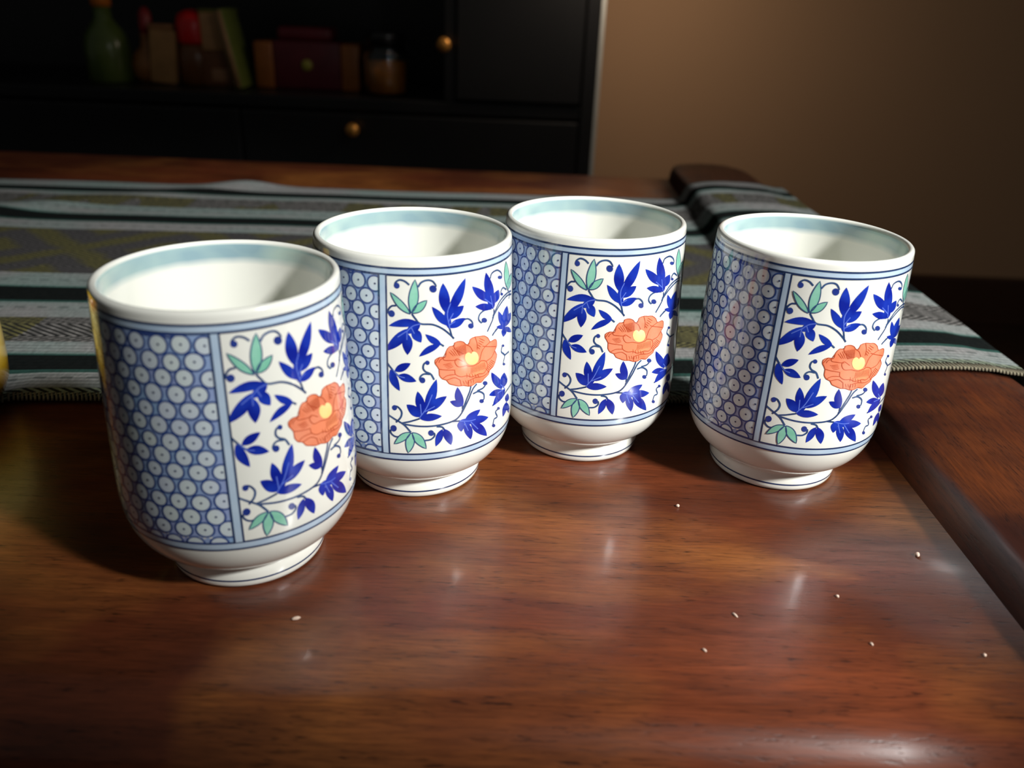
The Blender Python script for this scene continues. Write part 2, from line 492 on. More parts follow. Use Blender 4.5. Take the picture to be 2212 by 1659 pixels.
class Decal:
    """flat shapes laid out in (s, z) millimetres and wrapped on the cup wall"""
    def __init__(s): s.layers = []
    def polys(s, ps, mat, off):
        bm = bmesh.new()
        for p in ps:
            q = []
            for a in p:
                if not q or abs(a[0] - q[-1][0]) + abs(a[1] - q[-1][1]) > 0.02: q.append(a)
            if len(q) > 2 and abs(q[0][0] - q[-1][0]) + abs(q[0][1] - q[-1][1]) <= 0.02: q.pop()
            if len(q) < 3: continue
            ar = sum(q[i][0] * q[(i + 1) % len(q)][1] - q[(i + 1) % len(q)][0] * q[i][1] for i in range(len(q)))
            if ar < 0: q = q[::-1]
            bm.faces.new([bm.verts.new((a[0], a[1], 0)) for a in q])
        s.layers.append((bm, mat, off))
    def lines(s, ls, mat, off, width=None, taper=False):
        bm = bmesh.new()
        for L in ls:
            w_, pts = (L if width is None else (width, L))
            P = []
            for a in pts:
                if not P or math.hypot(a[0] - P[-1][0], a[1] - P[-1][1]) > 0.05: P.append(a)
            if len(P) < 2: continue
            prev = None
            for i, (x, y) in enumerate(P):
                a = P[max(i - 1, 0)]; b = P[min(i + 1, len(P) - 1)]
                dx, dy = b[0] - a[0], b[1] - a[1]; l = math.hypot(dx, dy) or 1
                ww = w_ / 2 * (1 if not taper else (0.35 + 0.65 * sin(pi * (i + .5) / len(P))))
                nx, ny = -dy / l * ww, dx / l * ww
                cur = (bm.verts.new((x + nx, y + ny, 0)), bm.verts.new((x - nx, y - ny, 0)))
                if prev: bm.faces.new((prev[1], cur[1], cur[0], prev[0]))
                prev = cur
        s.layers.append((bm, mat, off))
    def build(s, name, parent, label=None):
        verts = []; faces = []; fm = []; nn = []; mats = []
        for bm, mat, off in s.layers:
            xs = [v.co.x for v in bm.verts]
            if not xs: continue
            bmesh.ops.triangulate(bm, faces=list(bm.faces))
            x = math.ceil(min(xs) / 1.5) * 1.5
            while x < max(xs):
                bmesh.ops.bisect_plane(bm, geom=list(bm.verts) + list(bm.edges) + list(bm.faces), dist=1e-5, plane_co=(x, 0, 0), plane_no=(1, 0, 0)); x += 1.5
            ysv = [v.co.y for v in bm.verts]; y = math.ceil(min(ysv) / 4) * 4
            while y < max(ysv):
                bmesh.ops.bisect_plane(bm, geom=list(bm.verts) + list(bm.edges) + list(bm.faces), dist=1e-5, plane_co=(0, y, 0), plane_no=(0, 1, 0)); y += 4 if y > 34 else 2
            if mat not in mats: mats.append(mat)
            mi = mats.index(mat); base = len(verts)
            bm.verts.index_update()
            for v in bm.verts:
                verts.append(on_cup(v.co.x, v.co.y, off)); nn.append(nrm(v.co.x, v.co.y))
            for f in bm.faces:
                faces.append([base + v.index for v in f.verts]); fm.append(mi)
            bm.free()
        me = bpy.data.meshes.new(name)
        me.from_pydata(verts, [], faces)
        for p, i in zip(me.polygons, fm): p.material_index = i; p.use_smooth = True
        me.update()
        me.normals_split_custom_set_from_vertices(nn)
        return link_mesh(name, me, parent, mats)

MOTIF = {
'blue': [[[18.74,72.49],[19.53,73.46],[20.0,74.47],[20.25,75.5],[20.29,76.55],[20.14,77.61],[19.8,78.7],[19.34,79.79],[18.77,80.88],[18.0,82.0],[17.39,81.01],[17.0,80.02],[16.72,79.0],[16.56,77.97],[16.57,76.92],[16.76,75.86],[17.17,74.76],[17.78,73.65]],[[19.61,71.68],[21.05,72.47],[22.26,73.4],[23.29,74.44],[24.13,75.58],[24.79,76.83],[25.27,78.18],[25.6,79.62],[25.82,81.11],[25.82,82.72],[24.63,81.79],[23.62,80.76],[22.7,79.68],[21.86,78.55],[21.13,77.35],[20.51,76.08],[20.04,74.72],[19.7,73.28]],[[19.84,68.16],[19.66,69.25],[19.3,70.21],[18.83,71.08],[18.25,71.87],[17.6,72.58],[16.86,73.24],[16.08,73.84],[15.25,74.39],[14.32,74.85],[14.49,73.8],[14.79,72.84],[15.17,71.93],[15.61,71.09],[16.18,70.32],[16.87,69.64],[17.69,69.04],[18.65,68.55]],[[19.57,70.44],[20.67,70.26],[21.6,70.29],[22.42,70.47],[23.11,70.79],[23.7,71.24],[24.19,71.79],[24.62,72.43],[24.96,73.16],[25.17,74.04],[24.07,74.15],[23.15,74.09],[22.29,73.96],[21.54,73.72],[20.88,73.37],[20.35,72.87],[19.94,72.24],[19.67,71.45]],[[19.96,67.54],[20.92,67.27],[21.75,67.2],[22.52,67.26],[23.2,67.45],[23.81,67.75],[24.36,68.15],[24.85,68.64],[25.32,69.19],[25.67,69.88],[24.69,70.09],[23.82,70.15],[23.03,70.12],[22.3,70.01],[21.65,69.79],[21.08,69.45],[20.6,68.97],[20.22,68.36]],[[19.92,67.12],[20.34,67.83],[20.54,68.56],[20.63,69.29],[20.58,70.03],[20.42,70.76],[20.17,71.5],[19.83,72.24],[19.42,72.98],[18.9,73.72],[18.59,73.01],[18.42,72.29],[18.32,71.57],[18.3,70.84],[18.36,70.11],[18.54,69.37],[18.84,68.64],[19.28,67.89]],[[37.02,72.77],[37.84,73.73],[38.25,74.75],[38.39,75.83],[38.2,76.96],[37.75,78.14],[37.11,79.34],[36.31,80.56],[35.41,81.79],[34.31,83.02],[33.82,82.02],[33.55,80.99],[33.4,79.93],[33.4,78.85],[33.6,77.74],[34.0,76.59],[34.68,75.39],[35.6,74.14]],[[36.3,72.89],[36.03,74.02],[35.49,75.02],[34.78,75.93],[33.91,76.75],[32.92,77.49],[31.85,78.14],[30.73,78.71],[29.56,79.23],[28.29,79.64],[28.6,78.65],[29.05,77.74],[29.61,76.87],[30.24,76.05],[31.02,75.29],[31.97,74.59],[33.12,73.96],[34.52,73.38]],[[37.71,70.77],[36.62,71.65],[35.58,72.3],[34.61,72.77],[33.68,73.1],[32.8,73.27],[31.93,73.34],[31.11,73.29],[30.29,73.18],[29.51,72.91],[30.31,72.26],[31.13,71.73],[31.96,71.28],[32.83,70.9],[33.72,70.61],[34.66,70.44],[35.62,70.4],[36.64,70.48]],[[37.68,71.83],[38.98,71.85],[39.98,72.01],[40.79,72.27],[41.39,72.63],[41.72,73.1],[41.88,73.66],[41.85,74.29],[41.65,74.99],[41.2,75.79],[39.92,75.73],[38.99,75.53],[38.24,75.26],[37.63,74.92],[37.2,74.51],[36.98,74.0],[36.96,73.39],[37.16,72.69]],[[37.72,70.13],[38.44,70.57],[38.82,71.06],[38.98,71.59],[38.9,72.17],[38.6,72.78],[38.1,73.43],[37.51,74.08],[36.8,74.76],[35.91,75.45],[35.44,74.96],[35.19,74.44],[35.01,73.92],[34.97,73.37],[35.08,72.8],[35.38,72.2],[35.9,71.56],[36.61,70.88]],[[10.68,69.61],[9.45,70.36],[8.26,70.83],[7.1,71.11],[5.97,71.16],[4.87,70.99],[3.79,70.63],[2.73,70.11],[1.68,69.45],[0.65,68.61],[1.82,68.48],[2.96,68.45],[4.09,68.45],[5.22,68.47],[6.34,68.53],[7.44,68.65],[8.54,68.84],[9.62,69.13]],[[7.07,68.04],[5.77,67.74],[4.65,67.21],[3.65,66.54],[2.75,65.73],[1.94,64.81],[1.2,63.79],[0.52,62.71],[-0.11,61.54],[-0.61,60.24],[0.73,60.64],[1.93,61.17],[3.04,61.77],[4.05,62.46],[4.94,63.26],[5.7,64.22],[6.32,65.31],[6.79,66.57]],[[6.58,66.5],[5.8,65.77],[5.31,65.02],[5.02,64.24],[4.9,63.47],[4.96,62.67],[5.17,61.87],[5.49,61.05],[5.91,60.24],[6.51,59.4],[7.14,60.15],[7.57,60.91],[7.9,61.68],[8.12,62.45],[8.19,63.23],[8.1,64.03],[7.81,64.84],[7.34,65.66]],[[8.25,67.99],[7.92,67.13],[7.82,66.4],[7.88,65.76],[8.08,65.21],[8.42,64.74],[8.88,64.34],[9.43,64.0],[10.07,63.69],[10.85,63.47],[11.06,64.26],[11.12,64.96],[11.09,65.63],[10.97,66.22],[10.73,66.76],[10.36,67.21],[9.83,67.59],[9.16,67.86]],[[10.68,69.61],[9.79,69.83],[9.04,69.84],[8.38,69.69],[7.82,69.42],[7.33,69.01],[6.91,68.5],[6.55,67.9],[6.23,67.23],[6.01,66.41],[6.82,66.33],[7.54,66.39],[8.21,66.51],[8.83,66.71],[9.38,67.02],[9.85,67.44],[10.24,68.0],[10.53,68.7]],[[17.23,62.52],[16.85,63.27],[16.37,63.87],[15.86,64.38],[15.3,64.81],[14.71,65.17],[14.1,65.48],[13.47,65.75],[12.82,65.98],[12.12,66.12],[12.43,65.3],[12.81,64.59],[13.23,63.96],[13.7,63.42],[14.25,62.98],[14.86,62.68],[15.56,62.5],[16.34,62.43]],[[17.03,62.52],[15.89,62.72],[14.9,62.71],[13.98,62.55],[13.15,62.25],[12.41,61.79],[11.73,61.21],[11.12,60.52],[10.56,59.73],[10.07,58.82],[10.97,59.0],[11.83,59.26],[12.66,59.56],[13.48,59.89],[14.28,60.25],[15.04,60.68],[15.77,61.18],[16.44,61.77]],[[2.38,53.8],[3.22,53.6],[3.95,53.58],[4.62,53.69],[5.22,53.94],[5.76,54.3],[6.26,54.75],[6.71,55.28],[7.13,55.89],[7.49,56.62],[6.72,56.76],[6.01,56.76],[5.33,56.68],[4.7,56.52],[4.11,56.26],[3.57,55.87],[3.1,55.34],[2.69,54.68]],[[1.01,54.29],[0.65,53.17],[0.52,52.16],[0.56,51.23],[0.77,50.38],[1.14,49.62],[1.66,48.93],[2.29,48.29],[3.01,47.69],[3.89,47.17],[3.93,48.15],[3.84,49.05],[3.7,49.94],[3.51,50.8],[3.24,51.61],[2.88,52.39],[2.4,53.09],[1.81,53.75]],[[3.24,52.36],[3.79,51.6],[4.38,51.07],[5.0,50.67],[5.65,50.41],[6.33,50.27],[7.02,50.21],[7.74,50.23],[8.46,50.31],[9.22,50.53],[8.67,51.31],[8.09,51.93],[7.5,52.44],[6.87,52.84],[6.22,53.11],[5.54,53.2],[4.82,53.12],[4.06,52.87]],[[10.14,38.07],[10.2,39.19],[10.08,40.1],[9.82,40.86],[9.44,41.46],[8.94,41.91],[8.33,42.23],[7.64,42.43],[6.87,42.54],[5.99,42.5],[6.13,41.62],[6.38,40.87],[6.68,40.18],[7.03,39.57],[7.45,39.03],[7.95,38.59],[8.56,38.27],[9.27,38.06]],[[10.88,39.54],[11.39,40.47],[11.65,41.37],[11.75,42.25],[11.68,43.11],[11.47,43.94],[11.14,44.77],[10.71,45.57],[10.19,46.36],[9.52,47.12],[9.15,46.22],[8.93,45.33],[8.81,44.45],[8.77,43.59],[8.87,42.73],[9.11,41.91],[9.51,41.09],[10.07,40.3]],[[11.81,39.88],[12.99,40.75],[13.9,41.74],[14.63,42.81],[15.17,43.98],[15.54,45.23],[15.75,46.56],[15.83,47.95],[15.81,49.4],[15.6,50.93],[14.7,49.98],[13.97,48.94],[13.31,47.85],[12.74,46.7],[12.26,45.51],[11.91,44.23],[11.69,42.88],[11.63,41.44]],[[12.41,39.94],[13.49,39.93],[14.43,40.14],[15.29,40.47],[16.06,40.93],[16.76,41.49],[17.4,42.15],[17.98,42.89],[18.52,43.69],[18.96,44.62],[17.83,44.68],[16.82,44.58],[15.88,44.37],[15.03,44.04],[14.28,43.56],[13.63,42.92],[13.09,42.13],[12.67,41.15]],[[10.05,37.5],[10.92,36.95],[11.76,36.64],[12.59,36.46],[13.39,36.43],[14.19,36.51],[14.98,36.7],[15.76,36.96],[16.53,37.29],[17.29,37.77],[16.38,38.31],[15.5,38.7],[14.65,38.97],[13.81,39.14],[13.0,39.16],[12.22,39.03],[11.47,38.72],[10.74,38.23]],[[10.02,37.67],[10.83,37.9],[11.47,38.25],[12.0,38.69],[12.4,39.23],[12.7,39.85],[12.9,40.54],[13.03,41.28],[13.1,42.07],[13.06,42.96],[12.33,42.69],[11.72,42.32],[11.18,41.9],[10.71,41.42],[10.34,40.86],[10.06,40.21],[9.91,39.48],[9.87,38.65]],[[24.47,39.92],[24.8,40.72],[24.88,41.53],[24.83,42.33],[24.65,43.15],[24.37,43.96],[24.02,44.77],[23.64,45.56],[23.19,46.36],[22.6,47.16],[22.12,46.36],[21.82,45.56],[21.64,44.76],[21.6,43.97],[21.74,43.17],[22.08,42.37],[22.65,41.56],[23.41,40.75]],[[24.42,40.15],[24.08,40.91],[23.67,41.5],[23.22,41.96],[22.74,42.3],[22.23,42.53],[21.69,42.67],[21.14,42.73],[20.57,42.72],[19.96,42.59],[20.31,41.95],[20.7,41.43],[21.12,40.96],[21.56,40.56],[22.03,40.25],[22.55,40.04],[23.11,39.95],[23.74,39.95]],[[25.1,33.87],[26.21,33.66],[27.18,33.64],[28.06,33.75],[28.85,34.0],[29.55,34.37],[30.17,34.84],[30.73,35.4],[31.23,36.03],[31.6,36.81],[30.4,37.02],[29.37,37.05],[28.43,36.98],[27.59,36.81],[26.84,36.53],[26.23,36.09],[25.72,35.52],[25.33,34.8]],[[27.57,33.61],[28.58,32.81],[29.53,32.27],[30.47,31.88],[31.37,31.67],[32.25,31.6],[33.1,31.67],[33.93,31.84],[34.76,32.09],[35.56,32.52],[34.3,33.34],[33.19,33.92],[32.15,34.39],[31.2,34.71],[30.33,34.88],[29.53,34.87],[28.79,34.67],[28.15,34.27]],[[23.72,34.9],[23.12,34.58],[22.75,34.22],[22.55,33.81],[22.48,33.38],[22.55,32.91],[22.75,32.41],[23.02,31.89],[23.41,31.34],[23.96,30.74],[24.42,31.1],[24.75,31.48],[24.98,31.88],[25.13,32.3],[25.16,32.75],[25.05,33.23],[24.8,33.74],[24.37,34.3]],[[25.82,33.8],[25.27,33.11],[25.01,32.38],[24.94,31.63],[25.05,30.86],[25.33,30.07],[25.74,29.27],[26.29,28.44],[26.94,27.6],[27.78,26.73],[28.19,27.46],[28.37,28.22],[28.48,28.97],[28.45,29.76],[28.28,30.54],[27.94,31.36],[27.43,32.17],[26.75,32.98]],[[27.64,33.36],[27.74,32.21],[28.1,31.18],[28.65,30.2],[29.35,29.31],[30.21,28.48],[31.19,27.69],[32.33,26.91],[33.63,26.12],[35.19,25.36],[34.91,26.61],[34.43,27.78],[33.85,28.89],[33.15,29.93],[32.34,30.87],[31.36,31.71],[30.26,32.41],[29.04,32.98]],[[23.26,34.93],[23.84,34.21],[24.46,33.67],[25.08,33.25],[25.73,32.94],[26.42,32.72],[27.1,32.61],[27.82,32.55],[28.56,32.55],[29.32,32.66],[28.64,33.35],[27.96,33.9],[27.27,34.38],[26.6,34.78],[25.92,35.08],[25.26,35.25],[24.6,35.29],[23.94,35.2]],[[17.44,33.05],[16.67,32.71],[16.1,32.23],[15.66,31.67],[15.34,31.02],[15.14,30.3],[15.02,29.53],[14.99,28.69],[15.02,27.83],[15.17,26.89],[15.81,27.34],[16.35,27.85],[16.82,28.41],[17.21,29.01],[17.5,29.67],[17.68,30.4],[17.74,31.2],[17.67,32.08]],[[17.97,33.07],[17.67,32.25],[17.61,31.45],[17.69,30.69],[17.9,29.95],[18.22,29.24],[18.65,28.54],[19.15,27.85],[19.72,27.18],[20.44,26.53],[20.77,27.39],[20.93,28.22],[20.97,29.03],[20.9,29.8],[20.67,30.55],[20.27,31.26],[19.68,31.93],[18.95,32.54]],[[43.38,39.85],[43.82,40.66],[43.74,41.56],[43.31,42.53],[42.58,43.55],[41.64,44.58],[40.54,45.6],[39.39,46.6],[38.21,47.55],[36.87,48.49],[36.77,47.64],[36.87,46.77],[37.08,45.91],[37.42,45.03],[37.98,44.12],[38.76,43.18],[39.83,42.19],[41.26,41.11]],[[44.31,40.03],[45.86,40.0],[47.01,40.16],[47.87,40.43],[48.31,40.89],[48.3,41.53],[47.9,42.34],[47.23,43.25],[46.41,44.23],[45.31,45.31],[44.11,45.17],[43.3,44.88],[42.72,44.49],[42.33,44.02],[42.13,43.48],[42.19,42.82],[42.52,42.05],[43.16,41.15]],[[44.89,38.9],[42.92,39.99],[41.43,40.69],[40.18,41.15],[39.15,41.4],[38.25,41.48],[37.48,41.41],[36.8,41.24],[36.17,40.97],[35.65,40.54],[36.74,39.95],[37.79,39.49],[38.87,39.07],[39.96,38.72],[41.05,38.46],[42.1,38.33],[43.13,38.33],[44.09,38.48]],[[45.98,39.0],[43.6,39.48],[42.01,39.55],[40.79,39.41],[39.87,39.09],[39.18,38.63],[38.66,38.05],[38.28,37.39],[37.97,36.67],[37.86,35.81],[39.17,35.83],[40.42,35.92],[41.62,36.05],[42.82,36.22],[43.92,36.46],[44.87,36.82],[45.6,37.33],[46.05,38.02]],[[44.9,61.85],[46.51,62.07],[47.74,62.45],[48.72,62.93],[49.35,63.54],[49.61,64.31],[49.54,65.19],[49.2,66.18],[48.66,67.23],[47.76,68.42],[46.28,68.12],[45.28,67.65],[44.47,67.11],[43.88,66.49],[43.51,65.79],[43.41,64.98],[43.57,64.08],[44.01,63.06]],[[45.42,61.24],[45.96,61.9],[46.09,62.63],[45.94,63.41],[45.51,64.24],[44.84,65.11],[44.03,65.99],[43.12,66.86],[42.12,67.73],[40.99,68.59],[40.76,67.88],[40.73,67.15],[40.8,66.41],[41.01,65.64],[41.37,64.86],[41.94,64.05],[42.73,63.2],[43.83,62.28]],[[45.43,61.67],[47.1,61.51],[48.56,61.47],[49.88,61.52],[51.03,61.68],[51.92,61.96],[52.53,62.38],[52.87,62.92],[52.94,63.58],[52.47,64.46],[50.08,64.85],[48.49,64.91],[47.27,64.81],[46.32,64.6],[45.64,64.27],[45.17,63.82],[44.97,63.25],[45.02,62.56]],[[45.43,61.67],[44.37,61.7],[43.71,61.56],[43.28,61.34],[43.06,61.04],[43.05,60.65],[43.17,60.22],[43.42,59.73],[43.81,59.18],[44.42,58.55],[45.27,58.6],[45.94,58.72],[46.5,58.89],[46.92,59.12],[47.13,59.43],[47.12,59.83],[46.84,60.33],[46.3,60.94]],[[45.43,61.67],[45.49,61.13],[45.75,60.64],[46.19,60.17],[46.8,59.72],[47.59,59.27],[48.58,58.82],[49.8,58.32],[51.36,57.73],[53.67,56.93],[53.23,57.57],[52.52,58.23],[51.74,58.86],[50.88,59.46],[49.94,60.03],[48.93,60.54],[47.85,60.99],[46.7,61.38]],[[45.95,61.5],[45.12,62.14],[44.32,62.64],[43.58,63.01],[42.87,63.29],[42.18,63.48],[41.51,63.59],[40.88,63.63],[40.25,63.63],[39.66,63.52],[40.26,63.05],[40.88,62.66],[41.5,62.31],[42.17,62.0],[42.86,61.74],[43.58,61.56],[44.33,61.45],[45.11,61.41]],[[47.64,33.13],[48.81,32.91],[49.64,32.86],[50.27,32.92],[50.62,33.12],[50.67,33.47],[50.5,33.93],[50.12,34.5],[49.63,35.13],[48.87,35.89],[47.91,35.99],[47.25,35.95],[46.75,35.83],[46.39,35.64],[46.2,35.37],[46.19,35.0],[46.4,34.52],[46.84,33.92]],[[47.64,33.13],[46.37,33.17],[45.49,32.99],[44.88,32.67],[44.46,32.24],[44.24,31.7],[44.19,31.05],[44.27,30.34],[44.44,29.57],[44.81,28.68],[45.77,28.81],[46.56,29.03],[47.29,29.29],[47.91,29.61],[48.36,30.04],[48.58,30.59],[48.51,31.31],[48.21,32.15]],[[47.64,33.13],[47.1,32.85],[46.87,32.44],[46.83,31.96],[47.08,31.35],[47.52,30.66],[48.14,29.9],[48.98,29.03],[50.04,28.06],[51.62,26.83],[52.18,27.1],[52.38,27.53],[52.38,28.05],[52.13,28.68],[51.62,29.43],[50.85,30.28],[49.89,31.21],[48.82,32.17]]],
'green': [[[7.57,72.67],[7.17,73.71],[6.66,74.61],[6.07,75.44],[5.42,76.2],[4.71,76.9],[3.95,77.55],[3.16,78.16],[2.33,78.73],[1.42,79.22],[1.77,78.16],[2.22,77.21],[2.72,76.31],[3.29,75.47],[3.94,74.72],[4.69,74.05],[5.54,73.49],[6.48,73.02]],[[7.91,72.92],[8.79,73.94],[9.41,75.02],[9.85,76.12],[10.11,77.26],[10.19,78.44],[10.13,79.64],[9.94,80.87],[9.66,82.12],[9.2,83.4],[8.56,82.36],[8.08,81.28],[7.68,80.18],[7.36,79.06],[7.16,77.91],[7.09,76.71],[7.17,75.5],[7.42,74.24]],[[8.1,72.95],[9.01,72.92],[9.79,73.05],[10.47,73.3],[11.06,73.67],[11.55,74.14],[11.96,74.71],[12.32,75.36],[12.6,76.07],[12.81,76.89],[12.03,76.78],[11.33,76.56],[10.67,76.29],[10.06,75.95],[9.51,75.55],[9.03,75.06],[8.62,74.47],[8.29,73.79]],[[7.12,32.56],[6.22,32.63],[5.43,32.49],[4.71,32.22],[4.07,31.81],[3.5,31.27],[2.99,30.61],[2.54,29.86],[2.12,29.04],[1.77,28.09],[2.57,28.29],[3.3,28.59],[4.0,28.93],[4.66,29.33],[5.28,29.78],[5.84,30.31],[6.34,30.95],[6.78,31.68]],[[7.42,32.44],[6.66,31.8],[6.14,31.07],[5.76,30.29],[5.54,29.48],[5.46,28.62],[5.5,27.74],[5.62,26.83],[5.84,25.89],[6.21,24.91],[6.85,25.63],[7.33,26.37],[7.73,27.14],[8.04,27.93],[8.23,28.74],[8.28,29.6],[8.17,30.5],[7.91,31.44]],[[7.64,32.57],[7.68,31.48],[7.9,30.55],[8.23,29.72],[8.67,28.99],[9.2,28.35],[9.81,27.78],[10.48,27.26],[11.21,26.77],[12.05,26.39],[11.98,27.49],[11.78,28.48],[11.51,29.41],[11.16,30.24],[10.7,30.98],[10.14,31.58],[9.44,32.07],[8.63,32.41]],[[48.21,73.99],[49.3,74.73],[49.97,75.6],[50.32,76.55],[50.31,77.6],[49.96,78.74],[49.36,79.94],[48.62,81.16],[47.77,82.4],[46.7,83.68],[46.04,82.82],[45.63,81.9],[45.35,80.95],[45.22,79.96],[45.27,78.92],[45.55,77.82],[46.06,76.66],[46.89,75.4]],[[48.2,73.57],[49.58,73.74],[50.8,73.99],[51.91,74.28],[52.85,74.65],[53.56,75.09],[54.05,75.62],[54.32,76.23],[54.31,76.92],[53.88,77.76],[51.89,77.74],[50.62,77.5],[49.62,77.16],[48.85,76.76],[48.28,76.28],[47.93,75.72],[47.77,75.1],[47.84,74.39]]],
